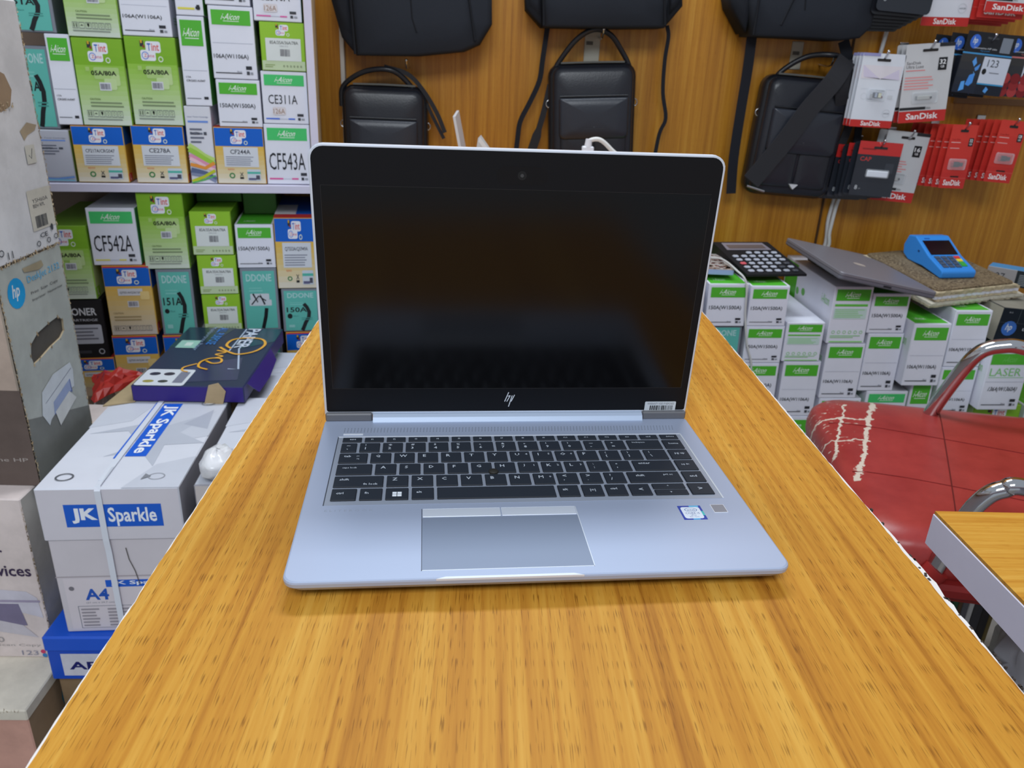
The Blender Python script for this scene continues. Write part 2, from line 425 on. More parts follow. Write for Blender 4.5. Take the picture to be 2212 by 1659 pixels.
def key(x, y, w, h, leg, parent, hi=1.35):
    m = lm(); x0, x1, y0, y1 = x+1.0, x+w-1.45, y+1.0, y+h-1.1
    m.box(x0, y0, .2, x1, y1, hi, (30, 34, 42), .45, {'+z': DK})
    W_, H_ = x1-x0, y1-y0
    its = []
    for tx, px, py, sz in leg:
        sz *= SMALL.get(tx, 1)
        vs, fs, asp = text2d(tx, .012, 1); wd = sz*asp
        its.append(('t', tx, px/W_, py/H_, (px+wd)/W_, (py+sz)/H_, LG, .012))
    m.prints(W_, H_, its, 'xy', ((x0+x1)/2, y0, hi), .004, .03, 1)
    return m.build('key', 'matt', parent)
P1 = lambda s_: [(s_, 4.2, 8.6, 4.0)]
P2 = lambda s1, s2: [(s1, 4.4, 10.2, 3.2), (s2, 4.4, 4.2, 3.8)]
Ps = lambda s_: [(s_, 3.4, 8.4, 2.9)]
rows = [
 (92.4, 18.4, [(1.1, Ps('ctrl')), (1.0, Ps('fn')), (1.02, None), (1.0, Ps('alt')), (4.86, []), (.98, Ps('alt')), (.98, 'calc'), (.98, Ps('ctrl')), (1.0, [('<', 7, 6.5, 3.4)]), (1.5, 'ud'), (1.08, [('>', 7, 6.5, 3.4)])]),
 (111.2, 18.4, [(2.1, [('shift', 4, 9.6, 3.0), ('fn lock', 22, 2.6, 2.8)])]+[(1, P1(c)) for c in 'ZXCVBN']+[(1, P1('M')+[('0', 12.5, 9.5, 2.6)]), (1, P2('<', ',')), (1, P2('>', '.')), (1, P2('?', '/')), (2.38, [('shift', 6.5, 9, 3.0), ('prt sc', 29, 9.6, 2.7)]), (1.02, [('end', 5, 7, 3.0)])]),
 (130.0, 18.4, [(1.58, [('caps lock', 4.2, 9, 2.8)])]+[(1, P1(c)) for c in 'ASDFGH']+[(1, P1('J')+[('1', 12.5, 9.5, 2.6)]), (1, P1('K')+[('2', 12.5, 9.5, 2.6)]), (1, P1('L')+[('3', 12.5, 9.5, 2.6)]), (1, P2(':', ';')), (1, P2('"', "'")), (1.9, [('enter', 4.5, 10, 2.7)]), (1.02, [('pg dn', 4.5, 7.4, 2.8)])]),
 (148.6, 18.2, [(1.33, [('tab', 3.8, 9.5, 3.2), ('|<', 14, 9.6, 2.4), ('>|', 14, 5, 2.4)])]+[(1, P1(c)) for c in 'QWERTY']+[(1, P1('U')+[('4', 12.5, 9.8, 2.6)]), (1, P1('I')+[('5', 12.5, 9.8, 2.6)]), (1, P1('O')+[('6', 12.5, 9.8, 2.6)]), (1, P1('P')), (1, P2('{', '[')), (1, P2('}', ']')), (1.15, P2('|', '\\')), (1.02, [('pg up', 4.5, 7.4, 2.8)])]),
 (167.0, 17.8, [(.8, P2('~', '`'))]+[(1, P2(a, c)) for a, c in zip('!@#$%^&*()_+', '1234567890-=')]+[(1.68, [('backspace', 4.5, 10, 2.6)]), (1.02, [('home', 4.6, 7.6, 2.7)])]),
]
for y, h, ks in rows:
    tot = sum(q[0] for q in ks); uu = 289.4/tot; x = KX
    for w_, lg in ks:
        w = w_*uu
        if lg == 'ud':
            key(x, y, w, h/2+.3, [('v', 11.5, 2.6, 2.4)], kbo); key(x, y+h/2-.3, w, h/2+.3, [('^', 11.5, 3.4, 2.4)], kbo)
        elif lg is None:
            key(x, y, w, h, [], kbo); m = lm()
            for qx, qy in ((6, 5), (9.6, 5), (6, 8.4), (9.6, 8.4)): m.box(x+qx, y+qy, 1.36, x+qx+3.1, y+qy+2.9, 1.40, (232, 238, 246))
            m.build('window_symbol', 'matt', kbo)
        elif lg == 'calc': key(x, y, w, h, [('|=|', 6, 6, 4.0)], kbo)
        else: key(x, y, w, h, lg, kbo)
        x += w
fnl = ['esc', 'f1', 'f2', 'f3', 'f4', 'f5', 'f6', 'f7', 'f8', 'f9', 'f10', 'f11', 'f12', 'ins', 'end', 'delete']
for i, s_ in enumerate(fnl): key(KX+289.4/16*i, 185.2, 289.4/16, 10.4, [(s_, 5.2 if i else 5.6, 3.4, 2.1)], kbo, 1.1)
b = lm(); b.tube([(140.3, 131.5, .3), (140.3, 131.5, 2.2)], 3.4, (52, 50, 46), 14); b.ball((140.3, 131.5, 2.0), 3.9, (46, 44, 40), 14, 6, (1, 1, .35)); b.build('pointing_stick', 'matt', kbo)
# grille, status bar, touch pad, stickers
b = lm()
for i in range(104):
    sl = .1+1.5*i/103
    for r in range(4):
        x = 18.5+i*2.8; y = 206.0+r*2.3; dx = sl*.55*(r-1.5)*.5
        b.add([(x+dx, y, .06), (x+dx+.75, y, .06), (x+dx+.75+sl*.25, y+1.3, .06), (x+dx+sl*.25, y+1.3, .06)], [(0, 1, 2, 3)], (118, 126, 142))
tag(b.build('speaker_grille', 'matt', L), kind='stuff')
b = lm(); b.box(18.6, 200.8, 0, 35, 201.9, .25, (232, 236, 244)); b.box(18.6, 202.4, 0, 35, 203.3, .25, (232, 236, 244)); b.build('status_bar', 'alu', L)
b = lm(); b.prism(rrect(85.2, 9.0, 195.6, 69.6, 1), .12, -.2, (130, 141, 162), 'z'); tp = b.build('touchpad', 'alu', L)
b = lm(); b.box(84.8, 8.4, 0, 195.9, 9.0, .2, (214, 220, 230)); b.box(195.6, 8.4, 0, 196.1, 81, .2, (214, 220, 230)); b.box(84.7, 8.4, 0, 85.2, 81.2, .2, (84, 90, 104)); b.build('touchpad_rim', 'alu', tp)  # shade painted on the left edge line, highlights on the front and right
for x0, x1 in ((85.4, 140.8), (141.4, 195.4)):
    b = lm(); b.box(x0, 70.0, 0, x1, 80.9, .55, (206, 213, 226), .4); b.build('click_button', 'alu', L)
b = lm(); b.prints(17.5, 18.8, [('r', 0, 0, 1, 1, (38, 72, 168)), ('r', .75, .3, 1, .6, (70, 190, 190)), ('r', .4, 0, .7, .12, (80, 170, 225)), ('r', .5, .88, .9, 1, (90, 180, 225)), ('rr', .09, .09, .9, .9, 2, (222, 232, 246)),
    ('o', .5, .7, .27, .14, .12, (70, 110, 170)), ('t', 'intel', .34, .63, .66, .77, (60, 100, 165)), ('t', 'CORE i5', .2, .40, .8, .52, (70, 100, 160)), ('t', 'vPro', .38, .28, .62, .37, (70, 100, 160)), ('t', '8th Gen', .3, .17, .7, .25, (120, 140, 180))], 'xy', (280.3, 59.8, 0), .004, .05); b.build('sticker', 'gloss', L)
b = lm(); b.box(296.8, 68.4, -.1, 307.2, 79.4, .25, (222, 226, 234)); b.box(297.3, 68.9, 0, 306.8, 78.9, .32, (140, 142, 152)); b.build('fingerprint_reader', 'alu', L)
b = lm(); b.prints(34, 2.6, [('t', 'E L I T E B O O K', 0, 0, 1, 1, (150, 158, 176))], 'xy', (33.7, 80.1, 0), .004, .04, 1); b.build('name_lettering', 'matt', L)
# lid
LID, HY, HZ = 1.63701, 232.28, 1.62
def dm(): m = MB(); m.X = Matrix.Translation((0, 0, ZT)) @ Matrix.Scale(mm, 4) @ Matrix.Translation((0, HY, HZ)) @ Matrix.Rotation(LID-PI/2, 4, 'X'); return m
# in lid space: x across, z up the lid, -y towards the viewer
b = dm(); b.prism(rrect(0, 2.2, 326, 234, [2, 11, 11, 2], 6), 0, 5.2, (204, 210, 222), 'y', .7); lid = b.build('lid', 'alu', L)
b = dm(); b.prism(rrect(2.0, 6.2, 324, 232.4, [2, 9.5, 9.5, 2], 6), -.25, .2, (15, 16, 20), 'y'); bz = b.build('bezel', 'bezel', lid)
b = dm(); b.prism(rrect(8.3, 29.2, 317.7, 203.2, .6), -.28, .1, (0, 0, 0), 'y'); b.build('screen', 'screen', lid)
b = dm()
for q in ((8.0, 29.0, 8.25, 203.4), (317.75, 29.0, 318.05, 200), (8.0, 28.7, 318, 28.95), (8, 203.3, 318, 203.5)): b.box(q[0], -.36, q[1], q[2], -.2, q[3], (44, 42, 42))
b.build('screen_gasket', 'matt', lid)
b = dm()
b.prints(9.6, 14.4, [('l', [(.02, .36), (.36, 1)], .75, (205, 210, 218)), ('l', [(.22, .36), (.52, .78)], .75, (205, 210, 218)), ('l', [(.40, .0), (.70, .78)], .75, (205, 210, 218)), ('l', [(.62, .36), (.92, .82)], .75, (205, 210, 218)), ('l', [(.3, .72), (.5, .78)], .7, (205, 210, 218))], 'xz', (162.4, -.25, 10.4), .002, .05)
b.build('maker_emblem', 'gloss', lid)
b = dm(); b.prints(29, 12.6, [('rr', 0, 0, 1, 1, 1, (206, 212, 218)), ('t', 'WARRANTY VOID IF REMOVED', .08, .74, .94, .90, (60, 60, 66)), ('b', .17, .30, .92, .68, (26, 26, 30)), ('t', 'No.61884578', .3, .06, .72, .22, (40, 40, 46))], 'xz', (301, -.25, 2.2), .004, .1); b.build('barcode_sticker', 'paper', lid)
b = dm(); b.prism(rrect(142.8, 207, 183.5, 221.3, 7, 6), -.34, 0, (15, 15, 18), 'y'); cw = b.build('camera_shutter', 'bezel', lid)
b = dm(); b.tube([(163, -.2, 214.4), (163, -.5, 214.4)], 3.6, (6, 6, 8), 18); b.tube([(163, -.4, 214.4), (163, -.62, 214.4)], 1.4, (58, 58, 60), 12); b.build('camera_lens', 'gloss', cw)
b = lm(); rr_ = [(224.4, -1.5), (224.4, .6), (226.5, 4.4), (229.5, 6.4), (233, 6.8), (236, 4.5), (236, -1.5)]
b.prism(rr_, 41.8, 283.8, (176, 190, 212), 'x'); b.build('hinge_cover', 'alu', L)
for x0, x1 in ((.8, 41.2), (284.4, 325.2)):
    b = lm(); b.box(x0, 228.0, -.5, x1, 235, 7.2, (104, 104, 108), 1.2); b.build('hinge_gap', 'alu', L)

# ------------------------------------------------------------------ toner boxes
WH = (232, 234, 246); GR = (84, 184, 52); DKT = (34, 36, 44); GY = (120, 124, 136)
def ring_icons(y0, y1, col, x0=.1, x1=.86):
    its = []
    for i in range(6):
        a = x0+(x1-x0)*i/6; c = a+(x1-x0)/6*.86
        for q in (('r', a, y0, c, y0+.008, col), ('r', a, y1-.008, c, y1, col), ('r', a, y0, a+.008, y1, col), ('r', c-.008, y0, c, y1, col)): its.append(q)
        m_ = (a+c)/2; h_ = y1-y0
        if i == 0: its += [('r', m_-.03, y0+.2*h_, m_-.015, y1-.2*h_, (40, 44, 44)), ('r', m_+.015, y0+.2*h_, m_+.03, y1-.2*h_, (40, 44, 44))]
        elif i == 2: its += [('p', [(m_-.02, y1-.2*h_), (m_-.02, y0+.55*h_), (m_, y0+.2*h_), (m_+.02, y0+.55*h_), (m_+.02, y1-.2*h_)], (24, 26, 26))]
        elif i == 1: its += [('p', [(m_-.03, y0+.45*h_), (m_+.03, y0+.45*h_), (m_, y0+.65*h_)], (70, 74, 74))]
        else: its += [('o', m_, (y0+y1)/2, .022, h_*.26, .25, (130, 138, 130))]
    return its
def logo_acon(x0, y0, x1, y1, col=(240, 246, 240)):
    return [('t', 'i-Aicon', x0, y0+(y1-y0)*.2, x1, y1, col, .004, .14), ('r', x0+(x1-x0)*.12, y0, x1-(x1-x0)*.12, y0+(y1-y0)*.07, col)]
def lines(x0, y0, x1, y1, n, col, seed=1):
    r_ = random.Random(seed); out = []
    for i in range(n):
        y = y1-(y1-y0)*(i+.5)/n; hh = (y1-y0)/n*.22
        out.append(('r', x0, y-hh, x1-(x1-x0)*r_.random()*.3, y+hh, col))
    return out
def tint_logo(cx, cy, w, h):
    a, b_ = cx-w/2, cy-h/2
    return [('rr', a+w*.28, b_+h*.42, a+w, b_+h, .004, (236, 238, 246)), ('rr', a, b_+h*.0, a+w*.72, b_+h*.55, .004, (236, 238, 246)),
            ('t', 'T', a+w*.36, b_+h*.52, a+w*.52, b_+h*.9, (70, 110, 200), .03), ('t', 'int', a+w*.56, b_+h*.52, a+w*.92, b_+h*.9, (226, 110, 110), .02),
            ('o', a+w*.22, b_+h*.27, w*.17, h*.2, .2, (80, 120, 215)), ('t', 'Zone', a+w*.16, b_+h*.18, a+w*.66, b_+h*.36, (222, 130, 140), .01),
            ('r', a+w*.02, b_+h*.72, a+w*.2, b_+h*1.02, (46, 50, 56)), ('r', a+w*.05, b_+h*.9, a+w*.14, b_+h*1.06, (214, 170, 40)), ('r', a+w*.14, b_+h*.66, a+w*.24, b_+h*.8, (150, 60, 50)),
            ('o', a+w*.95, b_+h*.1, w*.12, h*.15, .35, (228, 240, 220))]
def foot_acon(line=(52, 54, 62), x1=.66, y=.075):
    return [('r', .04, y-.007, x1, y+.007, line), ('t', 'Black', .55, y+.012, .66, y+.034, GY), ('r', .76, y+.055, .90, y+.105, (44, 46, 54)), ('r', .77, y-.02, .84, y+.03, (70, 72, 80)), ('r', .86, y-.015, .92, y+.02, (150, 154, 164))]
def design(kind, w, h, i):
    """print on the visible end flap; returns items, body colour, side colour, top colour"""
    r = h/w
    if kind == 'a106':
        return [('r', .05, .75, .95, .955, GR)]+logo_acon(.26, .80, .74, .91)+[('r', .03, .497, .97, .501, (170, 174, 190)), ('t', '106A(W1106A)', .03, .265, .84, .345, DKT, .01)]+foot_acon(), WH, WH, GR
    if kind == 'a150':
        return [('r', .05, .70, .95, .945, GR)]+logo_acon(.27, .755, .73, .895)+[('t', '150A(W1500A)', .04, .38, .88, .50, DKT, .01)]+foot_acon(y=.09), WH, WH, GR
    if kind in ('anar', 'anarY'):
        bh = .95*w/h
        its = [('r', .07, .965-bh, .93, .965, GR)]+logo_acon(.14, .965-bh*.72, .86, .965-bh*.3)+[('r', .03, .40, .97, .404, (178, 182, 196)), ('t', '17A', .1, .315, .3, .335, DKT), ('t', 'CRG051A/047', .1, .272, .86, .296, DKT, .01), ('r', .05, .075, .62, .082, (80, 84, 96)), ('r', .74, .07, .92, .10, (44, 46, 54))]
        if kind == 'anarY': its += [('r', .05, .06, .7, .085, (232, 222, 90)), ('r', .78, .06, .9, .12, (30, 32, 36))]
        return its, WH, (86, 176, 70), GR
    if kind in ('ce', 'ceT'):
        nm = {20: 'CF543A', 101: 'CF542A', 5: 'CE310A', 14: 'CE311A'}.get(i, 'CF541A'); big = nm.startswith('CF')
        g = (72, 200, 112) if i != 214 else (84, 190, 70); bl = {'CF543A': (226, 90, 160), 'CF542A': (232, 224, 110), 'CE310A': (226, 100, 170), 'CE311A': (60, 110, 220)}.get(nm, (80, 84, 96))
        its = [('r', .05, .74, .95, .95, g)]+logo_acon(.28, .785, .72, .91)
        if kind == 'ceT': its += [('t', 'CF541A', .06, .3, .86, .56, DKT, .0)]
        elif big: its += [('t', nm, .06, .24, .88, .53, DKT, .0)]
        else: its += [('t', nm, .12, .38, .78, .56, DKT, .0), ('rr', .2, .16, .5, .32, .003, (222, 216, 220)), ('t', '126A', .22, .185, .48, .285, (150, 112, 84))]
        its += [('r', .04, .072, .35, .098, bl), ('r', .35, .078, .55, .092, (206, 210, 224)), ('r', .55, .072, .70, .098, bl), ('r', .76, .14, .90, .19, (60, 62, 70)), ('r', .77, .06, .83, .11, (60, 62, 70)), ('r', .85, .065, .92, .1, (160, 164, 174))]
        return its, WH, (96, 190, 110), (206, 208, 214)
    if kind == 'agr':
        lg = (150, 214, 140)
        return [('r', .05, .765, .95, .965, GR)]+logo_acon(.28, .805, .72, .925)+[('r', .05, .665, .93, .705, (104, 200, 74)), ('rr', .05, .44, .93, .63, .002, (203, 226, 220))]+lines(.08, .46, .9, .62, 5, lg)+[('o', .12+.15*q, .2, .045, .045*w/h, .3, lg) for q in range(6)]+lines(.05, .09, .9, .15, 2, lg)+[('r', .05, .015, .95, .035, (140, 222, 110))], WH, (206, 208, 216), WH
    if kind == 'tint':
        top, bot = (134, 186, 44), (214, 224, 214)
        its = [('g', 0, .70, 1, 1, (126, 180, 40), top, 3), ('g', 0, 0, 1, .70, bot, (146, 196, 66), 12)]+tint_logo(.5, .85, .42, .22)
        its += [('rr', .36, .54, .88, .68, .003, (176, 208, 130)), ('rr', .7, .47, .88, .60, .003, (190, 216, 150)), ('r', .2, .63, .28, .68, (172, 206, 116)), ('rr', .55, .42, .8, .55, .003, (196, 220, 160)),
                ('t', '05A/80A', .3, .585, .82, .64, (30, 34, 24), .03), ('r', .44, .41, .68, .505, (214, 218, 224)), ('b', .46, .425, .66, .49, (84, 78, 96)),
                ('t', 'CAUTION:', .2, .295, .42, .318, (90, 110, 60), .01)]+lines(.2, .205, .9, .285, 2, (128, 146, 110), 4)+ring_icons(.095, .175, (140, 150, 140))+lines(.1, .055, .85, .085, 1, (150, 160, 150))
        return its, (150, 196, 70), (196, 222, 160), (126, 176, 44)
    if kind == 't85':
        its = [('r', 0, 0, 1, 1, (150, 200, 50)), ('r', 0, 0, 1, .2, (198, 216, 176))]+tint_logo(.5, .85, .30, .23)+[('r', .1, .2, .92, .68, (222, 228, 226)), ('t', '85A/35A/36A/78A', .2, .555, .86, .625, (54, 58, 60), .01), ('t', 'CRG-312', .42, .50, .62, .53, GY), ('b', .43, .3, .66, .45, (76, 72, 84))]+lines(.06, .05, .3, .13, 2, (150, 170, 110))+[('o', .5+.08*q, .09, .02, .022, .4, (110, 120, 90)) for q in range(6)]
        return its, (152, 200, 56), (120, 170, 40), (140, 190, 50)
    if kind == 'ty':
        nm = {16: 'CF217A/CRG047', 17: 'CE278A', 19: 'CF244A'}.get(i, 'Q7553A/Q5949A'); sm = len(nm) > 7
        its = [('g', 0, 0, 1, .68, (226, 220, 206), (226, 182, 76), 8), ('r', 0, .675, 1, 1, (10, 98, 204))]+tint_logo(.49, .84, .33, .25)
        its += [('r', .16, .30, .88, .66, (216, 220, 228)), ('t', nm, .22 if sm else .3, .535, .8 if sm else .72, .60 if sm else .615, (60, 62, 74), .015)]+lines(.2, .32, .82, .5, 5, (140, 144, 160), 3)
        its += [('t', 'REMIX', .22, .24, .36, .27, (226, 130, 80)), ('o', .30, .14, .06, .06*w/h*1.0, .4, (40, 130, 70)), ('r', .46, .08, .54, .115, (40, 38, 36)), ('l', [(.47, .2), (.53, .13)], .0015, (90, 88, 84)), ('l', [(.53, .2), (.47, .13)], .0015, (90, 88, 84)),
                ('rr', .62, .05, .9, .26, .002, (204, 214, 224)), ('r', .62, .175, .9, .215, (84, 184, 166)), ('r', .64, .06, .8, .1, (96, 96, 130)), ('r', .8, .07, .88, .15, (80, 80, 96))]
        return its, (226, 184, 84), (226, 178, 70), (16, 96, 200)
    if kind == 'tyt':
        its = [('g', 0, 0, 1, .72, (206, 200, 194), (228, 184, 86), 10), ('r', 0, .715, 1, 1, (10, 98, 204)), ('r', 0, .98, 1, 1, (214, 60, 60))]+tint_logo(.5, .85, .44, .2)
        its += [('r', .26, .58, .80, .68, (216, 216, 222)), ('t', 'Q7551A/Q2612A', .3, .605, .76, .64, (60, 62, 74), .015), ('rr', .74, .52, .94, .64, .003, (236, 208, 140)), ('r', .44, .41, .68, .5, (216, 216, 222)), ('b', .46, .425, .66, .49, (84, 78, 96)), ('t', 'CAUTION:', .1, .31, .32, .335, (120, 100, 60))]+lines(.1, .2, .88, .29, 2, (166, 146, 104), 6)+ring_icons(.06, .14, (150, 140, 130), .06, .92)
        return its, (226, 184, 84), (228, 180, 76), (222, 222, 228)
    if kind == 'teal':
        T = (98, 188, 176); P_ = (178, 216, 216)
        its = [('r', .05, .02, .95, .97, T), ('t', 'DDONE', .14, .80, .86, .92, P_, .02), ('r', .2, .68, .56, .70, (120, 198, 188))]+lines(.2, .62, .6, .67, 1, (130, 204, 196))
        ink = (26, 30, 34)
        if i == 110:
            its += [('rr', .22, .50, .76, .60, .002, (206, 214, 222)), ('rr', .18, .40, .82, .50, .002, (206, 214, 222)), ('l', [(.3, .6), (.42, .46), (.5, .58), (.62, .42)], .004, ink), ('l', [(.24, .42), (.46, .56), (.66, .48)], .003, ink), ('l', [(.66, .36), (.62, .22), (.52, .02)], .008, ink)]
        else:
            its += [('t', '150A' if i == 111 else '151A', .1, .46, .66, .58, ink, .02), ('e', .18, .37, .07, .07*w/h*1.1, ink), ('t', 'Black', .28, .355, .42, .385, (60, 130, 124)), ('l', [(.58, .66), (.66, .58), (.72, .46), (.70, .34), (.60, .2), (.54, .08), (.5, .02)], .0085, ink)]
            its += lines(.5, .26, .92, .34, 2, (70, 150, 142), 2)+[('r', .14, .1, .3, .16, (150, 208, 204))]
        return its, (132, 138, 150), (110, 118, 132), (126, 134, 146)
    if kind == 'black':
        return [('r', 0, 0, 1, 1, (18, 18, 24)), ('t', 'TONER', .16, .74, .86, .87, (214, 216, 222), .02), ('t', 'CARTRIDGE', .2, .64, .86, .68, (190, 192, 200), .01), ('rr', .2, .24, .92, .58, .004, (186, 190, 202))]+lines(.26, .3, .86, .54, 4, (110, 112, 124))+[('r', .2, .07, .6, .12, (60, 60, 68)), ('o', .84, .1, .07, .05, .3, (190, 192, 200))], (20, 20, 26), (24, 24, 30), (30, 30, 36)
    if kind in ('laser', 'laserT'):
        its = [('t', 'Laser Toner Cartridge', .08, .86 if kind == 'laserT' else .84, .92, .885 if kind == 'laserT' else .875, (120, 130, 160)), ('r', .08, .80, .9, .825, (110, 150, 225))]+lines(.12, .52, .7, .74, 4, (110, 114, 130), 9)+[('t', '78A/278A', .12, .64, .52, .68, (60, 62, 74), .01), ('r', .68, .64, .8, .68, (80, 84, 96))]
        if kind == 'laserT':
            def sw(y0, y1, y2, wd, c): return ('l', [(0, y0), (.3, y0+(y1-y0)*.45), (.6, y1), (1, y2)], wd, c)
            its += [sw(.5, .36, .30, .012, (190, 220, 120)), sw(.45, .33, .25, .010, (160, 206, 70)), sw(.37, .26, .20, .009, (226, 150, 180)), sw(.33, .22, .17, .007, (240, 200, 210)), sw(.25, .2, .27, .007, (232, 150, 60)), sw(.17, .12, .04, .012, (90, 104, 140)), sw(.12, .09, .02, .006, (130, 140, 170)), ('l', [(0, .02), (.5, .08), (1, .17)], .006, (190, 200, 40)), ('l', [(0, 0.0), (.5, .04), (1, .1)], .003, (90, 180, 90))]
        else: its += [('l', [(0, .06), (.5, .05), (1, .09)], .004, (110, 150, 210)), ('l', [(0, .03), (1, .02)], .003, (120, 180, 200))]
        return its, (190, 192, 204) if kind == 'laser' else (222, 223, 232), (150, 190, 90) if kind == 'laser' else WH, (206, 206, 214)
    if kind == 'a136':
        return [('r', .02, .80, .98, .99, GR), ('t', 'i-Aicon', .3, .84, .7, .95, (110, 196, 90), .01, .16), ('t', 'LASER', .06, .60, .86, .74, (140, 208, 130), .0), ('r', .05, .57, .95, .58, (160, 216, 160)), ('r', 0, .495, 1, .5, (170, 174, 190)), ('t', '136A(W1360A)', .1, .31, .88, .41, DKT, .01, .06)]+foot_acon(y=.085), WH, (206, 208, 218), WH
ROOTS = {}
def toner_box(i, spec, frame, depth, group):
    kind, u0, u1, z0, z1, off, label = spec; w, h = u1-u0-.0008, z1-z0-.0006
    t = thing('toner_box', label, 'toner box', group=group); t.matrix_world = frame @ Matrix.Translation(((u0+u1)/2, off, z0))
    its, cb, cs, ct = design(kind, w, h, i)
    m = MB(); D = depth
    m.box(-w/2, 0, 0, w/2, D, h, cb, .0011, {'+x': cs, '-x': cs if kind in ('tint', 'ty', 'tyt', 'teal', 'black', 't85') else WH, '+z': ct})
    if ct == GR and kind.startswith('a'):   # white border round the green top, carton print on the long sides
        m.prints(w, D, [('r', .0, .0, 1, .018, WH), ('r', 0, 0, .05, 1, WH), ('r', .95, 0, 1, 1, WH), ('t', 'i-Aicon', .2, .1, .5, .16, (210, 240, 200), .01)], 'xy', (0, 0, h))
    if kind in ('agr', 'a106', 'a136'):
        for sg in (-1, 1):   # long side
            p = MB(); p.prints(D, h, [('r', .70 if sg > 0 else .02, .05, .98 if sg > 0 else .28, .95, GR if kind == 'agr' else WH), ('t', 'i-Aicon', .06 if sg > 0 else .8, .62, .2 if sg > 0 else .94, .78, (150, 208, 140), .01), ('e', .32, .5, .03, .03*D/h, (110, 190, 90)), ('e', .44, .55, .035, .03*D/h, (110, 190, 90))]+lines(.1, .2, .6, .34, 3, (170, 206, 170)))
            R_ = Matrix.Rotation(-PI/2, 4, 'Z') if sg < 0 else Matrix.Rotation(PI/2, 4, 'Z')
            X_ = Matrix.Translation((sg*w/2, D/2, 0)) @ R_
            m.add([X_ @ Vector(q) for q in p.v], p.f, p.c)
    if kind in ('tint', 'ty', 'tyt'):
        p = MB(); gc = (222, 60, 60) if kind != 'tint' else (140, 200, 60)
        p.prints(D, h, [('r', 0, .675, 1, 1, (10, 98, 204) if kind != 'tint' else (130, 184, 44)), ('r', .0, .02, .09, .16, gc), ('t', 'L', .03, .04, .06, .14, (240, 236, 236), .02)])
        X_ = Matrix.Translation((w/2, D/2, 0)) @ Matrix.Rotation(PI/2, 4, 'Z'); m.add([X_ @ Vector(q) for q in p.v], p.f, p.c)
    if kind in ('tyt', 'ty'): m.prints(w, D, [('r', 0, .0, 1, .14, (214, 62, 60)), ('r', 0, .14, .52, .55, (226, 226, 230))], 'xy', (0, 0, h))
    m.build('carton', 'card', t)
    # end flap: a tucked-in panel, slightly proud, its printed face outwards
    f = MB(); e = .0014; sw_ = random.Random(i).uniform(-.0002, .0008)
    f.add([(-w/2+e, -.0004, e), (w/2-e, -.0004, e), (w/2-e, -.0007-sw_, h-e), (-w/2+e, -.0007-sw_, h-e), (-w/2+e, .001, e), (w/2-e, .001, e), (w/2-e, .001, h-e), (-w/2+e, .001, h-e)], [(0, 1, 2, 3), (0, 4, 5, 1), (1, 5, 6, 2), (2, 6, 7, 3), (3, 7, 4, 0)], cb)
    f.prints(w-2*e, h-2*e, its, 'xz', (0, 0, e), .00005, .0016)
    f.build('end_flap', 'card', t)
    return t
SA = math.radians(10); SO = (-0.3877,1.7800)
FS = Matrix.Translation((SO[0], SO[1], 0)) @ Matrix.Rotation(SA, 4, 'Z')
FR = Matrix.Translation((.9, 1.70, .16)) @ Matrix.Rotation(-math.radians(1.6), 4, 'Y') @ Matrix.Translation((-.9, 0, -.16))
UP = [('teal',-0.5557,-0.4677,1.0867,1.1904,0.000,'teal toner box cut off at the top left, behind the torn white carton'),
('tint',-0.4481,-0.3502,1.0820,1.2312,0.000,'green gradient toner box cut off by the top edge, showing only its lower half'),
('a106',-0.3474,-0.2545,1.0886,1.2004,0.000,'white toner box at the top edge, right of the half-seen green gradient box'),
('anarY',-0.2431,-0.1906,1.1305,1.2867,0.000,'narrow white toner box with a yellow line at the top edge'),
('a106',-0.1866,-0.0999,1.1524,1.2678,0.000,'white toner box cut off at the top edge, above a tall green banded one'),
('ce',-0.0948,0.0003,1.1274,1.2269,0.000,'white toner box with a magenta line at the top right end of the shelf'),
('teal',-0.5609,-0.4936,0.9056,1.0625,0.010,'teal toner box standing upright behind the torn white carton, on the upper shelf'),
('anar',-0.4924,-0.4469,0.9155,1.0861,0.000,'narrow white toner box with green band, leftmost upright one on the upper shelf'),
('tint',-0.4457,-0.3514,0.9155,1.0814,0.000,'left one of two tall green gradient toner boxes side by side on the upper shelf'),
('tint',-0.3479,-0.2510,0.9188,1.0880,0.000,'right one of two tall green gradient toner boxes side by side on the upper shelf'),
('anar',-0.2437,-0.1918,0.9595,1.1299,0.000,'narrow white toner box with green band, right of the two tall green boxes'),
('a106',-0.1832,-0.0960,1.0143,1.1518,0.000,'tall white toner box with green band, above the square white one near the shelf end'),
('t85',-0.0859,0.0035,1.0334,1.1268,0.000,'small green toner box with a white label, at the right end of the upper shelf'),
('a150',-0.1813,-0.0937,0.9195,1.0137,0.000,'square white toner box standing on the blue and yellow box at the right'),
('ce',-0.0906,0.0029,0.9281,1.0328,0.000,'white toner box with a blue line at its foot, under the small green one'),
('laser',-0.5465,-0.4774,0.8010,0.9050,0.000,'grey white toner box with a colourful side, at the left of the shelf board'),
('ty',-0.4733,-0.3734,0.8010,0.9149,0.000,'blue and yellow toner box with red flash, left of three on the shelf board'),
('ty',-0.3590,-0.2550,0.8010,0.9182,0.000,'blue and yellow toner box in the middle of three on the shelf board'),
('laserT',-0.2498,-0.1973,0.8010,0.9589,0.000,'narrow white toner box with rainbow swirls standing between blue and yellow boxes'),
('ty',-0.1961,-0.0941,0.8010,0.9189,0.000,'blue and yellow toner box at the right of three on the shelf board'),
('ce',-0.0929,0.0030,0.8010,0.9275,0.000,'white toner box with large black lettering at the right end of the shelf board')]
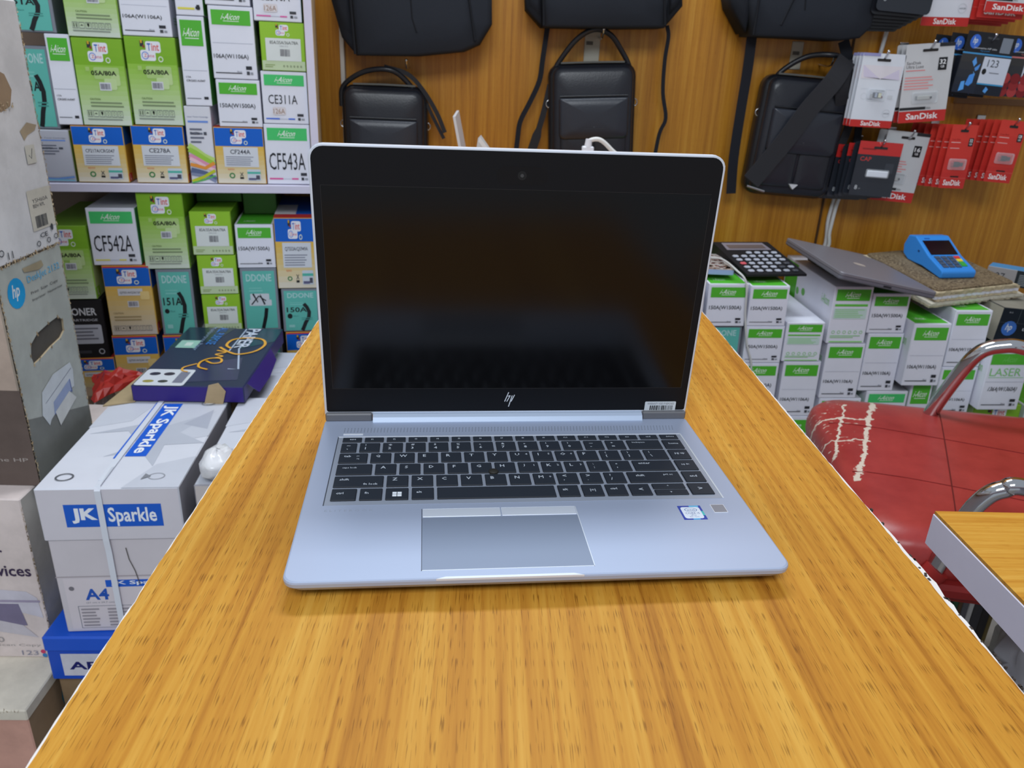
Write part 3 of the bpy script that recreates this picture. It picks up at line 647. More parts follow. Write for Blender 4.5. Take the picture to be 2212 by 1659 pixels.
LO = [('tint',-0.5698,-0.4750,0.5464,0.7098,0.000,'green gradient toner box below the shelf board, half hidden by the torn cartons'),
('ce',-0.4712,-0.3734,0.6227,0.7479,0.000,'white toner box with large black lettering below the shelf board'),
('tint',-0.3673,-0.2729,0.6132,0.7804,0.000,'tall green gradient toner box standing highest below the shelf board'),
('t85',-0.2640,-0.1770,0.6440,0.7408,0.000,'green toner box with white label, uppermost of three below the shelf board'),
('a150',-0.1714,-0.0886,0.6134,0.7125,0.000,'square white toner box with green band below the shelf board'),
('ty',-0.0875,0.0035,0.5640,0.7276,0.000,"blue and yellow toner box partly hidden by the laptop's upper left side"),
('tyt',-0.4579,-0.3594,0.4601,0.6221,0.000,'tall blue and yellow toner box with red flash, below the white box with large lettering'),
('teal',-0.3488,-0.2733,0.4575,0.6126,0.000,'teal toner box with a black ink stroke, beside the tall blue and yellow box'),
('t85',-0.2586,-0.1747,0.5532,0.6434,0.000,'green toner box with white label, second of three below the shelf board'),
('t85',-0.2579,-0.1743,0.4646,0.5526,0.000,'green toner box with white label, lowest of three, just above the navy carton lid'),
('teal',-0.1696,-0.0887,0.4646,0.6128,0.000,'teal toner box with pale crossed-out stickers above its ink stroke'),
('teal',-0.0822,0.0035,0.4580,0.5634,0.000,"teal toner box with an ink stroke, right beside the laptop's left edge"),
('black',-0.5619,-0.4681,0.4086,0.5458,0.000,'black toner box with a white label beside the grey cardboard carton'),
('tyt',-0.4606,-0.3640,0.3006,0.4595,0.000,'blue and yellow toner box behind the tan cardboard flap'),
('tyt',-0.3523,-0.2617,0.3006,0.4569,0.000,'blue and yellow toner box just behind the navy carton lid'),
('tyt',-0.5545,-0.4618,0.3006,0.4080,0.000,'blue and yellow toner box lowest beside the grey cardboard carton'),
('tyt',-0.0790,0.0035,0.3006,0.4574,0.000,'blue and yellow toner box in the corner between navy lid and wood counter'),
('t85',-0.2579,-0.1743,0.3006,0.4640,0.000,'green toner box on the cabinet floor behind the navy carton lid'),
('teal',-0.1696,-0.0887,0.3006,0.4640,0.000,'teal toner box on the cabinet floor behind the navy carton lid')]
RI = [('a150',0.4282,0.5158,0.5286,0.6348,0.000,'white toner box mostly hidden behind the right edge of the open laptop'),
('a150',0.5230,0.6145,0.5358,0.6359,0.000,'square white toner box under the printed photo stack, right of the open laptop'),
('a150',0.6197,0.7097,0.5367,0.6315,0.000,'square white toner box under the front of the black calculator'),
('teal',0.5276,0.6153,0.4106,0.5352,0.010,"teal toner box low at the wood counter's right edge"),
('a150',0.6212,0.7118,0.4454,0.5361,0.000,'square white toner box crossed by a thin white wire, second row right of the counter'),
('agr',0.7146,0.8047,0.4492,0.5460,0.000,'white toner box with pale green print, left of the tall one under the grey laptop'),
('agr',0.8129,0.9031,0.4946,0.6314,0.000,'tall white toner box with pale green print under the closed grey laptop'),
('a150',0.9043,0.9926,0.5201,0.6155,0.000,"square white toner box in the shadow under the grey laptop's near edge"),
('a106',0.8186,0.9092,0.3549,0.4940,0.000,'tall white toner box below the tall pale green printed one'),
('a106',0.9104,0.9957,0.3739,0.5195,0.000,'tall white toner box below the shaded square one'),
('a106',0.9969,1.0844,0.3999,0.5529,-0.030,"tall white toner box standing forward with green top, below the old ledger's left corner"),
('a106',1.1056,1.1930,0.4364,0.5755,0.000,'tall white toner box directly under the old ledger'),
('a150',0.6180,0.7116,0.3426,0.4448,0.000,'square white toner box half hidden by the counter edge, third row down'),
('a106',0.7214,0.8113,0.3076,0.4486,0.000,'tall white toner box at the counter edge, left of the red chair'),
('ce',0.8220,0.9249,0.2529,0.3543,0.000,"white toner box with large black lettering, cut by the red chair's left corner"),
('ceT',0.9344,1.0360,0.2626,0.3733,0.000,'white toner box with sea green band just above the red chair seat'),
('anar',1.0395,1.0928,0.1606,0.3993,0.000,'narrow white toner box with green band above the red chair seat'),
('a106',1.1037,1.1922,0.3126,0.4358,0.000,"white toner box half covered by the chair's far chrome arm"),
('a136',1.1942,1.2910,0.3374,0.4841,-0.030,'white toner box with pale green LASER print framed by the far chrome arm'),
('tint',1.2070,1.3245,0.1606,0.3368,0.000,'bright green toner box behind the chair, under the LASER printed box'),
('a150',0.7250,0.8164,0.1606,0.3070,0.000,'white toner box lowest at the counter edge, below the tall white one'),
('ceT',0.8285,0.9316,0.1606,0.2523,0.000,"white toner box with sea green band lowest beside the red chair's left corner"),
('anar',1.3361,1.4346,0.1606,0.3325,0.000,'narrow white toner box with green band at the right picture edge'),
('a150',0.5200,0.6070,0.1606,0.2850,0.000,'plain white toner box on the floor ledge, lowest under the teal box by the counter'),
('a150',0.5200,0.6070,0.2856,0.4100,0.000,'plain white toner box directly under the teal box by the counter'),
('a150',0.6130,0.7030,0.1606,0.2500,0.000,"white toner box on the floor ledge, lowest behind the counter's right edge"),
('a150',0.6130,0.7030,0.2506,0.3420,0.000,"white toner box second from the ledge behind the counter's right edge"),
('a150',0.9328,1.0300,0.1606,0.2620,0.000,'white toner box on the floor ledge hidden behind the red seat'),
('a150',0.4170,0.5050,0.1606,0.3440,0.000,'white toner box on the floor ledge behind the far end of the counter'),
('a106',0.4170,0.5050,0.3446,0.5280,0.000,'tall white toner box behind the far end of the counter'),
('ceT',1.1000,1.1900,0.1606,0.3120,0.000,'white toner box with sea green band peeking over the red seat under the chrome arm')]
for i, s_ in enumerate(UP): toner_box(i, s_, FS, .30, 'toner boxes on the upper shelf')
for i, s_ in enumerate(LO): toner_box(100+i, s_, FS, .30, 'toner boxes below the shelf board')
for i, s_ in enumerate(RI): toner_box(200+i, s_, FR, .31, 'toner boxes stacked right of the counter')
# dark boxes lying on top at the back of the lower compartment
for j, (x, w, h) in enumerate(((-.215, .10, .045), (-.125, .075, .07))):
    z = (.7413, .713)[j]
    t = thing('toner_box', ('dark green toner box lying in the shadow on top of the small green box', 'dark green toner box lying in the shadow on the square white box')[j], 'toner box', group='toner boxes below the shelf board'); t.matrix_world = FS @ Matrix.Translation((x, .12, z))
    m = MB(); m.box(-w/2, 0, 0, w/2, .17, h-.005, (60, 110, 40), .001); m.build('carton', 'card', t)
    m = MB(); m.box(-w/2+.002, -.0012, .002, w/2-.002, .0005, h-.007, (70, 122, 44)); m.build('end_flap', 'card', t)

# shelf cabinet
t = thing('shelf_cabinet', 'white edged open shelf cabinet full of toner boxes at the left', 'shelf', (0, 0, 0)); t.matrix_world = FS
LV = (216, 212, 232)
b = MB(); b.box(.0042, -.012, -.04, .0215, .33, 1.9, (190, 170, 140), .0008, {'-y': LV, '-x': LV}); b.build('side_panel', 'lam', t)
b = MB(); b.box(-.92, -.012, -.04, -.902, .33, 1.9, LV, .0008); b.build('side_panel', 'lam', t)
for z in (.2985, .7995, 1.36): b = MB(); b.box(-.9, -.012, z-.017, .004, .325, z, LV, .0008); b.build('shelf_board', 'lam', t)
b = MB(); b.box(-.9, .318, .06, .004, .33, 1.9, (120, 100, 84)); b.build('back_panel', 'lam', t)
# ------------------------------------------------------------------ cartons at the left
def carton_thing(name, label, cat, X, size, col, cols=None, mat='worn', ch=.002, group=None):
    t = thing(name, label, cat, group=group); t.matrix_world = X
    w, d, h = size; m = MB(); m.box(-w/2, 0, 0, w/2, d, h, col, ch, cols); m.build('carton', mat, t); return t
# right side print: u runs from the near edge (0) to the far edge (1)
def side_print(t, w, d, h, items, name='side_print', mat='worn'):
    m = MB(); m.prints(d, h, items, 'xz', (0, 0, 0), .00008)
    m.X = None; X_ = Matrix.Translation((w/2, d/2, 0)) @ Matrix.Rotation(PI/2, 4, 'Z'); m.v = [tuple(X_ @ Vector(q)) for q in m.v]
    return m.build(name, mat, t)
def front_print(t, w, h, items, name='front_print', mat='worn'):
    m = MB(); m.prints(w, h, items, 'xz', (0, 0, 0), .00008); return m.build(name, mat, t)
KR = (150, 128, 98); TORN = (188, 170, 140)
def flakes(t, pts, seed, name='torn_edge'):
    r_ = random.Random(seed); m = MB()
    for (x, y, z) in pts:
        for q in range(2):
            a = [Vector((x, y, z))+Vector((r_.uniform(-.001, .0012), r_.uniform(-.004, .001), r_.uniform(-.005, .005))) for _ in range(3)]
            m.add(a, [(0, 1, 2)], TORN if q else KR)
    return tag(m.build(name, 'worn', t), kind='stuff')
def hp_disc(cx, cy, rx, ry, col=(30, 150, 208)):
    wh = (214, 222, 226)
    return [('e', cx, cy, rx, ry, col), ('t', 'hp', cx-rx*.55, cy-ry*.5, cx+rx*.5, cy+ry*.62, wh, .02, .2)]
# lowest pinkish carton, then the white one with lettering, the grey one with hand hole, the torn white one on top
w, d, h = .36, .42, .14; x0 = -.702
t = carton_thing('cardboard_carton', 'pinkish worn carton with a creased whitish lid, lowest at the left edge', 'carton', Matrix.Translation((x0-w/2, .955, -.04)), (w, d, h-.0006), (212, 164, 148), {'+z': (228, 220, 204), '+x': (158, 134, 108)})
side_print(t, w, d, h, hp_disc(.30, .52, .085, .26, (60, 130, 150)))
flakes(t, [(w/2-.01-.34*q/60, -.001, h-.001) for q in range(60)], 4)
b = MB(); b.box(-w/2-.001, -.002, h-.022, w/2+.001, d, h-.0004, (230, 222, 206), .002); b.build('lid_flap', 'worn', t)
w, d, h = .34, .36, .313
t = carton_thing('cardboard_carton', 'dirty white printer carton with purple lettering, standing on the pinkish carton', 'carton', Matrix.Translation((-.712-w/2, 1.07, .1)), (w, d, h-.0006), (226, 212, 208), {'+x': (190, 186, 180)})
PU = (70, 56, 84)
front_print(t, w, h, [('t', 'Simple', .63, .84, .84, .92, PU, .02), ('t', 'for your', .60, .635, .865, .715, PU, .02), ('t', 'devices', .735, .535, .975, .605, PU, .02),
    ('p', [(.55, .30), (.90, .30), (.985, .27), (.975, .40), (.93, .44), (.55, .47)], (212, 208, 220)), ('p', [(.55, .385), (.985, .385), (.985, .37), (.55, .37)], (170, 160, 184)), ('p', [(.6, .2), (.9, .22), (.88, .36), (.6, .36)], (130, 122, 150)), ('p', [(.70, .27), (.88, .22), (.94, .14), (.74, .18)], (206, 200, 208)),
    ('t', '2620', .62, .105, .77, .14, (166, 160, 160)), ('t', 'Print Scan Copy', .62, .075, .94, .095, (176, 170, 168)), ('t', '123', .84, .02, .92, .05, (150, 150, 166)), ('e', .945, .045, .012, .013, (206, 70, 110)), ('e', .95, .02, .012, .013, (60, 130, 190)), ('e', .975, .032, .011, .012, (120, 110, 120))])
flakes(t, [(w/2+.0005, .001, .01+.29*q/70) for q in range(70)], 8)
w, d, h = .34, .182, .351
t = thing('cardboard_carton', 'grey printer carton with a torn hand hole and round blue logo', 'carton'); t.matrix_world = Matrix.Translation((-.700-w/2, 1.112, .4136))
b = MB(); b.box(-w/2, 0, 0, w/2-.003, d, h-.0006, (178, 164, 150), .002, {'-y': (190, 170, 156), '+x': (84, 80, 74)})  # right face behind the hand hole is coloured dark for the inside shade
b.prints(w-.003, h, [('r', 0, 0, 1, .47, (106, 92, 86)), ('t', "Cartouche d'origine HP", .42, .115, .97, .14, (176, 166, 160)), ('t', 'HP ink', .42, .155, .6, .18, (176, 166, 160)), ('e', .55, .55, .2, .24, (206, 198, 204))])
b.build('carton', 'worn', t)
# outer side wall with the hand hole cut through it
b = MB(); hx = [(.044, .205), (.050, .222), (.072, .233), (.108, .238), (.138, .240), (.151, .230), (.149, .212), (.135, .204), (.104, .200), (.066, .192), (.047, .190)]
def wallP(a, z, o=0): return (w/2+o, a, z)
# ring of quads between the hole and the rectangle
N = len(hx); hc = (.096, .215); rect = []
for (a, z) in hx:
    da, dz = a-hc[0], z-hc[1]; k_ = min((d-hc[0])/da if da > 1e-6 else 9e9, hc[0]/-da if da < -1e-6 else 9e9, (h-.0006-hc[1])/dz if dz > 1e-6 else 9e9, hc[1]/-dz if dz < -1e-6 else 9e9)
    rect.append((hc[0]+da*k_, hc[1]+dz*k_))
corners = [(0, h-.0006), (d, h-.0006), (d, 0), (0, 0)]
SG = (172, 176, 170)
for i in range(N):
    j = (i+1) % N; b.add([wallP(*hx[i]), wallP(*hx[j]), wallP(*rect[j]), wallP(*rect[i])], [(0, 1, 2, 3)], SG)
    mid = []
    for c_ in corners:
        a0 = math.atan2(rect[i][1]-hc[1], rect[i][0]-hc[0]); a1 = math.atan2(rect[j][1]-hc[1], rect[j][0]-hc[0]); ac = math.atan2(c_[1]-hc[1], c_[0]-hc[0])
        dd = (a0-a1) % (2*PI); dc = (a0-ac) % (2*PI)
        if dc < dd and dd < PI: mid.append((dc, c_))
    if mid:
        pl = [rect[i]]+[c_ for _, c_ in sorted(mid)]+[rect[j]]; b.add([wallP(*q) for q in pl], [list(range(len(pl)))], SG)
    b.add([wallP(*hx[i]), wallP(*hx[j]), wallP(*hx[j], -.003), wallP(*hx[i], -.003)], [(0, 1, 2, 3)], TORN)
b.build('side_wall', 'worn', t)
m = MB(); m.prints(d, h, [('p', [(0, 0), (1, 0), (1, .17), (.0, .33)], (118, 120, 116))]+hp_disc(.22, .875, .125, .066)+[('t', 'DeskJet 2132', .40, .885, .93, .925, (110, 176, 210), .01), ('t', 'Print  Scan  Copy', .42, .835, .86, .852, (90, 90, 90)), ('t', 'Imprimer  Numeriser', .42, .805, .92, .82, (90, 90, 90)),
    ('p', [(.36, .965), (.66, .965), (.68, .94), (.60, .93), (.38, .945)], (158, 146, 120)),
    ('p', [(.22, 0.300), (.28, 0.400), (.50, 0.445), (.80, 0.445), (.83, 0.400), (.80, 0.320), (.72, 0.320), (.34, 0.250), (.30, 0.230)], (200, 206, 210)), ('l', [(.30, 0.340), (.80, 0.415)], .0012, (120, 124, 140)), ('p', [(.40, 0.260), (.42, 0.320), (.74, 0.370), (.745, 0.310), (.62, 0.300)], (150, 164, 196)), ('l', [(.41, 0.260), (.74, 0.310)], .002, (90, 104, 156)), ('l', [(.745, 0.300), (.74, 0.370)], .002, (80, 96, 160)), ('p', [(.42, 0.270), (.70, 0.315), (.80, 0.260), (.46, 0.190)], (206, 208, 206))], 'xz', (0, 0, 0), .00008)
X_ = Matrix.Translation((w/2, d/2, 0)) @ Matrix.Rotation(PI/2, 4, 'Z'); m.v = [tuple(X_ @ Vector(q)) for q in m.v]; m.build('side_print', 'worn', t)
flakes(t, [(w/2+.0003, .001+.0005*(q % 3), .01+.33*q/90) for q in range(90)], 12); flakes(t, [(w/2+.0003, d, .01+.33*q/60) for q in range(60)], 13)
flakes(t, [(w/2+.0005, hx[q][0], hx[q][1]) for q in range(N) for _ in range(2)], 15, 'torn_hole_rim')
# torn white carton on top
w, d, h = .36, .186, .362
t = thing('cardboard_carton', 'torn white printer carton with ripped brown patches, topmost at the upper left corner', 'carton'); t.matrix_world = Matrix.Translation((-.700-w/2, 1.112, .7652))
b = MB(); b.box(-w/2, 0, 0, w/2, d, h, (206, 206, 208), .003, {'+z': (150, 128, 100)}); b.build('carton', 'worn', t)
dk = (66, 68, 74)
m = [('p', [(.0, .70), (.20, .74), (.50, .745), (.64, .72), (.70, .66), (.64, .60), (.50, .58), (.40, .60), (.30, .585), (.0, .60)], (150, 128, 104)), ('p', [(.0, .585), (.24, .592), (.36, .57), (.44, .55), (.3, .555), (0, .56)], (28, 22, 20)), ('p', [(.24, .70), (.4, .705), (.46, .60), (.40, .585), (.34, .62)], (196, 182, 160)),  # near-black shape paints the shade inside the torn handle hole
     ('p', [(.70, .50), (.82, .53), (.96, .515), (.92, .495), (.80, .48), (.74, .46)], (164, 148, 124)), ('p', [(.0, .80), (.30, .79), (.35, .93), (.1, .96), (0, .95)], (222, 226, 232)),
     ('rr', .62, .09, .98, .26, .002, (196, 192, 180)), ('t', 'Y5H60A', .68, .205, .92, .222, dk), ('t', 'BEH RPL', .68, .185, .86, .2, dk), ('b', .68, .10, .86, .15, dk), ('rr', .72, .365, .86, .44, .002, (196, 194, 184)), ('l', [(.76, .40), (.79, .385), (.82, .425)], .0015, dk)]
for (a, z) in ((.66, .035), (.82, .035), (.94, .04)): m.append(('o', a, z, .03, .012, .3, dk))
m += [('t', 'CE', .70, .0+.055, .82, .075, dk, .01), ('t', '11', .2, .02, .27, .05, dk), ('o', .12, .055, .035, .014, .3, dk), ('e', .9, .085, .02, .015, dk)]
side_print(t, w, d, h, m); flakes(t, [(w/2+.0004, d-.0005, .01+.345*q/100) for q in range(100)], 21); flakes(t, [(w/2+.001, .03+.1*q/40, .60*h+.003*math.sin(q)) for q in range(40)], 23, 'torn_patch'); flakes(t, [(w/2+.0005, d*q/60, .001) for q in range(60)], 24)
b = MB(); b.prism([(0, .0), (.05, .012), (.085, .0), (.09, -.05), (.06, -.085), (.02, -.06), (0, -.07)], 0, .0012, (214, 220, 228)); bo = b.build('tape', 'gloss', t); bo.matrix_local = Matrix.Translation((w/2+.003, .0, h*.95)) @ Matrix.Rotation(PI/2, 4, 'Z')

# blue carton, then the white paper cartons
w, d, h = .26, .44, .09
t = carton_thing('paper_carton', 'bright blue paper carton with white label, under the white banded paper carton', 'carton', Matrix.Translation((-.692+w/2, 1.022, .1)) @ Matrix.Rotation(.02, 4, 'Z'), (w, d, h-.0006), (20, 76, 190), mat='card')
b = MB(); b.box(-w/2-.002, -.003, h-.03, w/2+.002, d, h-.0004, (26, 86, 204), .003); b.build('lid', 'card', t)
front_print(t, w, h, [('r', .08, .10, .62, .60, (214, 214, 226)), ('t', 'APRIL', .12, .24, .50, .42, (30, 36, 110), .03)])
# tall carton supporting the blue box from the floor
t = carton_thing('cardboard_carton', 'brown carton on the floor directly under the bright blue paper carton', 'carton', Matrix.Translation((-.565, 1.03, -.04)), (.25, .42, .1394), (140, 116, 88))
def star(its, c):
    its += [('p', [(.0, .62), (.30, .70), (.42, 1), (.0, 1)], c[0]), ('p', [(.40, .62), (.72, .44), (1, .52), (1, 1), (.66, .98)], c[1]), ('p', [(.05, .55), (.34, .58), (.5, .42), (.30, .30), (.55, .36), (.72, .2), (.70, .42), (1, .44), (.76, .56), (.95, .82), (.62, .64), (.46, .92), (.40, .66)], c[2]), ('p', [(.6, 0), (1, .0), (1, .30), (.74, .22)], c[1]), ('p', [(.74, .66), (.96, .60), (.92, .84)], c[3])]
    return its
PW = (212, 214, 224)
def paper_carton(name, label, X, size, strap=True, marks=True):
    w, d, h = size; t = thing(name, label, 'carton', group='white paper cartons'); t.matrix_world = X
    b = MB(); b.box(-w/2+.003, .003, 0, w/2-.003, d-.003, h-.01, (206, 200, 206), .002); 
    b.prints(w-.006, h, [('r', .0, .398, 1, .405, (170, 160, 166)), ('r', .05, .02, .98, .39, (214, 206, 212)), ('r', .36, .325, .90, .375, (26, 92, 200)), ('t', 'JK Sparkle', .40, .334, .86, .368, (234, 238, 246), .02), ('t', 'A4', .19, .235, .37, .315, (30, 84, 180), .03), ('t', '(21 cm x 29.7 cm)', .19, .208, .40, .222, GY), ('r', .12, .03, .56, .033, GY), ('r', .12, .19, .56, .193, GY), ('r', .12, .03, .124, .193, GY), ('e', .10, .32, .02, .015, (120, 116, 124))]+lines(.14, .04, .28, .18, 6, (150, 144, 152))+lines(.34, .04, .52, .18, 6, (150, 144, 152), 4)+[('l', [(.56, .60), (.57, .52), (.60, .44), (.62, .34)], .0014, (84, 78, 76))], 'xz', (0, .003, 0), .00006)
    b.build('carton', 'card', t)
    lh = .092; b = MB(); b.box(-w/2, 0, h-lh, w/2, d, h, PW, .002, {'-y': (210, 206, 214), '+x': (150, 148, 156)}); ld = b.build('lid', 'card', t)  # right lid face coloured darker, the gap's shade put into the card
    m = MB(); top = star([], [(200, 203, 214), (196, 199, 210), (184, 188, 200), (172, 176, 190)])
    top += [('p', [(.46, .30), (.62, .30), (.62, .92), (.46, .92)], (24, 92, 206)), ('r', .385, .28, .405, .94, (40, 100, 206))]
    m.prints(w, d, top, 'xy', (0, 0, h), .00005)
    # lettering runs towards the viewer along the band
    L_ = MB(); L_.prints(d*.56, w*.13, [('t', 'JK Sparkle', 0, 0, 1, 1, (236, 240, 248), .025)], 'xy', (0, 0, 0), .0001, .0012)
    X_ = Matrix.Translation((-w/2+w*.475, d*.61, h)) @ Matrix.Rotation(-PI/2, 4, 'Z'); m.add([X_ @ Vector(q) for q in L_.v], L_.f, L_.c)
    m.prints(w, d, [('o', .15, .10, .065, .035, .2, (90, 92, 98)), ('o', .80, .10, .06, .03, .12, (150, 152, 160)), ('p', [(.70, .07), (.76, .10), (.71, .125)], (130, 132, 140)), ('o', .84, .92, .06, .03, .15, (130, 132, 140)), ('e', .85, .92, .035, .018, (226, 228, 232))], 'xy', (0, 0, h), .00005, .0014)
    m.prints(w, lh, [('r', .18, .27, .455, .70, (24, 92, 200)), ('r', .455, .27, .86, .70, (24, 92, 200)), ('t', 'JK', .225, .34, .405, .63, (234, 238, 246), .045), ('t', 'Sparkle', .48, .28, .82, .64, (234, 238, 246), .02)], 'xz', (0, 0, h-lh), .00006)
    m.build('lid_print', 'card', ld)
    if strap:
        b = MB(); b.ribbon([(-.016, .325, h+.0022), (-.014, .02, h+.0022)], .009, .0008, (214, 218, 228), (0, 0, 1))
        b.ribbon([(-.014, .06, h+.0022), (-.0135, .004, h+.0020), (-.013, -.0016, h-.004), (-.013, -.0022, h-lh), (-.0125, -.0012, h-lh-.02), (-.013, -.0008, .01)], .009, .0008, (214, 218, 228), (0, -1, .02)); b.build('strap', 'gloss', t)
    return t
paper_carton('paper_carton', 'white paper carton tied with a white plastic strap, beside the grey printer carton', Matrix.Translation((-.659+.103, 1.033, .19)) @ Matrix.Rotation(math.radians(4), 4, 'Z'), (.208, .335, .268))
# the neighbour, partly under the counter edge, and two more behind
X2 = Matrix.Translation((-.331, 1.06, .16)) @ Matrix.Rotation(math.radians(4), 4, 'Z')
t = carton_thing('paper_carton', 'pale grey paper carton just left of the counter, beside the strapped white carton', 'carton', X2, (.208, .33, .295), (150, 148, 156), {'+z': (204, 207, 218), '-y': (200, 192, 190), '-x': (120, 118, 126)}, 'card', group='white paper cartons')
m = MB(); m.prints(.208, .33, star([], [(200, 203, 214), (196, 199, 210), (184, 188, 200), (172, 176, 190)]), 'xy', (0, 0, .295)); m.build('lid_print', 'card', t)
X3 = Matrix.Translation((-.366, 1.41, .16)) @ Matrix.Rotation(math.radians(3), 4, 'Z')
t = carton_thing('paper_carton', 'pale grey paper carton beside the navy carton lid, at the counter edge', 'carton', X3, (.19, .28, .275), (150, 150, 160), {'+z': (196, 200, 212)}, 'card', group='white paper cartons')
m = MB(); m.prints(.19, .28, star([], [(190, 194, 206), (184, 188, 202), (204, 207, 216), (172, 176, 190)]), 'xy', (0, 0, .275)); m.build('lid_print', 'card', t)
b = MB(); b.box(-.43, 1.06, -.04, -.215, 1.68, .159, (150, 128, 100), .002); one('cardboard_carton', 'brown carton on the floor under the pale grey paper cartons', 'carton', b, 'worn')
# crumpled white bag on the neighbour
r_ = random.Random(5); b = MB(); b.ball((0, 0, 0), .036, (222, 222, 226), 18, 12, (.7, 1.1, .62))
b.v = [(x*(1+.16*r_.uniform(-1, 1)), y*(1+.16*r_.uniform(-1, 1)), max(z*(1+.2*r_.uniform(-1, 1)), -.0215)) for x, y, z in b.v]; c0 = (-0.4110,1.0810,0.4500)
one('plastic_bundle', 'crumpled white plastic bundle between the paper cartons and the counter edge', 'bundle', b, 'gloss', loc=(-.405, 1.085, .4775))

# navy carton lid and what lies round it
w, d, h = .205, .335, .033
XP = Matrix.Translation((-.543, 1.347, .4594)) @ Matrix.Rotation(math.radians(1.5), 4, 'Z')
t = thing('carton_lid', 'navy paper carton lid with yellow script lettering and a torn brown corner', 'carton lid'); t.matrix_world = XP
NV = (40, 46, 84); b = MB(); b.box(-w/2, 0, 0, w/2, d, h, NV, .002, {'-y': (52, 36, 120), '+x': (44, 34, 96), '+z': (38, 46, 72)}); b.build('lid', 'card', t)
m = MB(); YL = (228, 166, 44); LB = (176, 190, 214)
its = [('p', [(.0, .6), (.4, .75), (.5, 1), (0, 1)], (36, 52, 66)), ('p', [(.3, .3), (.8, .45), (.9, .1), (.4, .05)], (46, 46, 86)), ('p', [(.7, .6), (1, .75), (1, 1), (.8, 1)], (34, 62, 76)),
       ('rr', .02, .0, .46, .24, .006, (208, 212, 220)), ('e', .12, .17, .05, .025, (40, 40, 56)), ('e', .25, .17, .05, .025, (50, 40, 60)), ('e', .12, .06, .05, .02, (150, 140, 60)), ('e', .25, .06, .045, .02, (60, 60, 60)), ('r', .34, .04, .43, .2, (120, 120, 140)),
       ('rr', .06, .60, .26, .74, .003, (150, 190, 176)), ('r', .13, .64, .2, .70, (200, 216, 208)),
       ('l', [(.62, .98), (.62, .56)], .003, LB), ('l', [(.72, .95), (.70, .60), (.84, .26), (.74, .26)], .0034, LB)]
m.prints(w, d, its, 'xy', (0, 0, h), .00005)
def along(txt, x, y, L_, hgt, col, bo=.02):
    q = MB(); q.prints(L_, hgt, [('t', txt, 0, 0, 1, 1, col, bo)], 'xy', (0, 0, 0), .0001, .0012)
    X_ = Matrix.Translation((-w/2+w*x, d*y, h)) @ Matrix.Rotation(-PI/2, 4, 'Z'); m.add([X_ @ Vector(p) for p in q.v], q.f, q.c)
along('PAPER', .64, .80, .125, .028, (200, 208, 226)); along('ALL PURPOSE', .33, .83, .11, .02, (44, 110, 190)); along('Multipurpose Paper', .24, .78, .15, .012, (130, 150, 180), .0)
m.prints(w, d, [('c', [(.62, .60), (.55, .66), (.57, .76), (.70, .80), (.86, .78), (.93, .68), (.88, .56), (.74, .50), (.62, .54), (.50, .62)][::1], .0055, YL), ('c', [(.50, .56), (.60, .53), (.52, .49), (.60, .46), (.54, .43)], .0042, YL), ('c', [(.48, .38), (.56, .34), (.63, .36), (.60, .42), (.50, .42), (.44, .36), (.46, .28), (.56, .24)], .0046, YL), ('c', [(.40, .20), (.34, .22), (.33, .27), (.42, .33)], .004, YL)], 'xy', (0, 0, h), .00005, .0016)
m.build('lid_print', 'gloss', t)
b = MB(); b.prism([(0, 0), (.19, .0), (.18, -.024), (.10, -.032), (.02, -.030)], 0, .0016, (52, 38, 118)); bo = b.build('side_flap', 'gloss', t); bo.matrix_local = Matrix.Translation((w/2+.002, .02, h-.001)) @ Matrix.Rotation(PI/2, 4, 'Z') @ Matrix.Rotation(-.55, 4, 'X')
b = MB(); b.prism([(0, 0), (.035, .003), (.042, .028), (.03, .045), (.012, .04), (.006, .02)], 0, .0016, (188, 164, 128)); bo = b.build('torn_corner', 'worn', t); bo.matrix_local = Matrix.Translation((w/2-.075, -.003, -.004))
b = MB(); b.box(-.66, 1.385, .26, -.478, 1.69, .4588, (160, 138, 106), .003); one('cardboard_carton', 'open brown carton under the navy lid', 'carton', b, 'worn')
b = MB(); b.box(-.69, 1.48, -.04, -.478, 1.69, .2594, (150, 126, 96), .003); one('cardboard_carton', 'brown carton on the floor behind the white strapped carton', 'carton', b, 'worn')
b = MB(); b.prism([(-0.6884,1.3180,0.4600)[:2], (-0.6814,1.4598,0.4600)[:2], (-0.6749,1.6302,0.4600)[:2], (-0.6620,1.6615,0.4600)[:2], (-0.6513,1.4073,0.4600)[:2], (-0.6402,1.3419,0.4600)[:2]], .4592, .4615, (176, 156, 122), 'z'); one('cardboard_flap', 'tan cardboard flap sticking out left of the navy lid', 'cardboard', b, 'worn')
r_ = random.Random(9)
def crumple(pts, z, hgt, seed):
    r_ = random.Random(seed); n = 9; m = MB(); A, B, C_, D = [Vector((*p[:2], z)) for p in pts]; vs = []
    for i in range(n):
        for j in range(n):
            u_, v_ = i/(n-1), j/(n-1); p = (A*(1-u_)+B*u_)*(1-v_)+(D*(1-u_)+C_*u_)*v_; e = min(u_, 1-u_, v_, 1-v_)*4
            vs.append((p.x+r_.uniform(-.004, .004), p.y+r_.uniform(-.004, .004), z+max(0, min(1, e))*hgt*r_.uniform(.4, 1)))
    return m, vs, [(i*n+j, (i+1)*n+j, (i+1)*n+j+1, i*n+j+1) for i in range(n-1) for j in range(n-1)]
m, vs, fs = crumple([(-0.7834,1.4590,0.4100), (-0.7369,1.5786,0.4100), (-0.7354,1.6193,0.4100), (-0.8496,1.6107,0.4100)], .400, .03, 2); m.add(vs, fs, (176, 50, 44)); m.add([(x, y, .3995) for x, y, z in vs], [f[::-1] for f in fs], (150, 40, 36)); one('plastic_packet', 'red plastic packet lying in front of the blue boxes, left of the navy lid', 'packet', m, 'gloss')
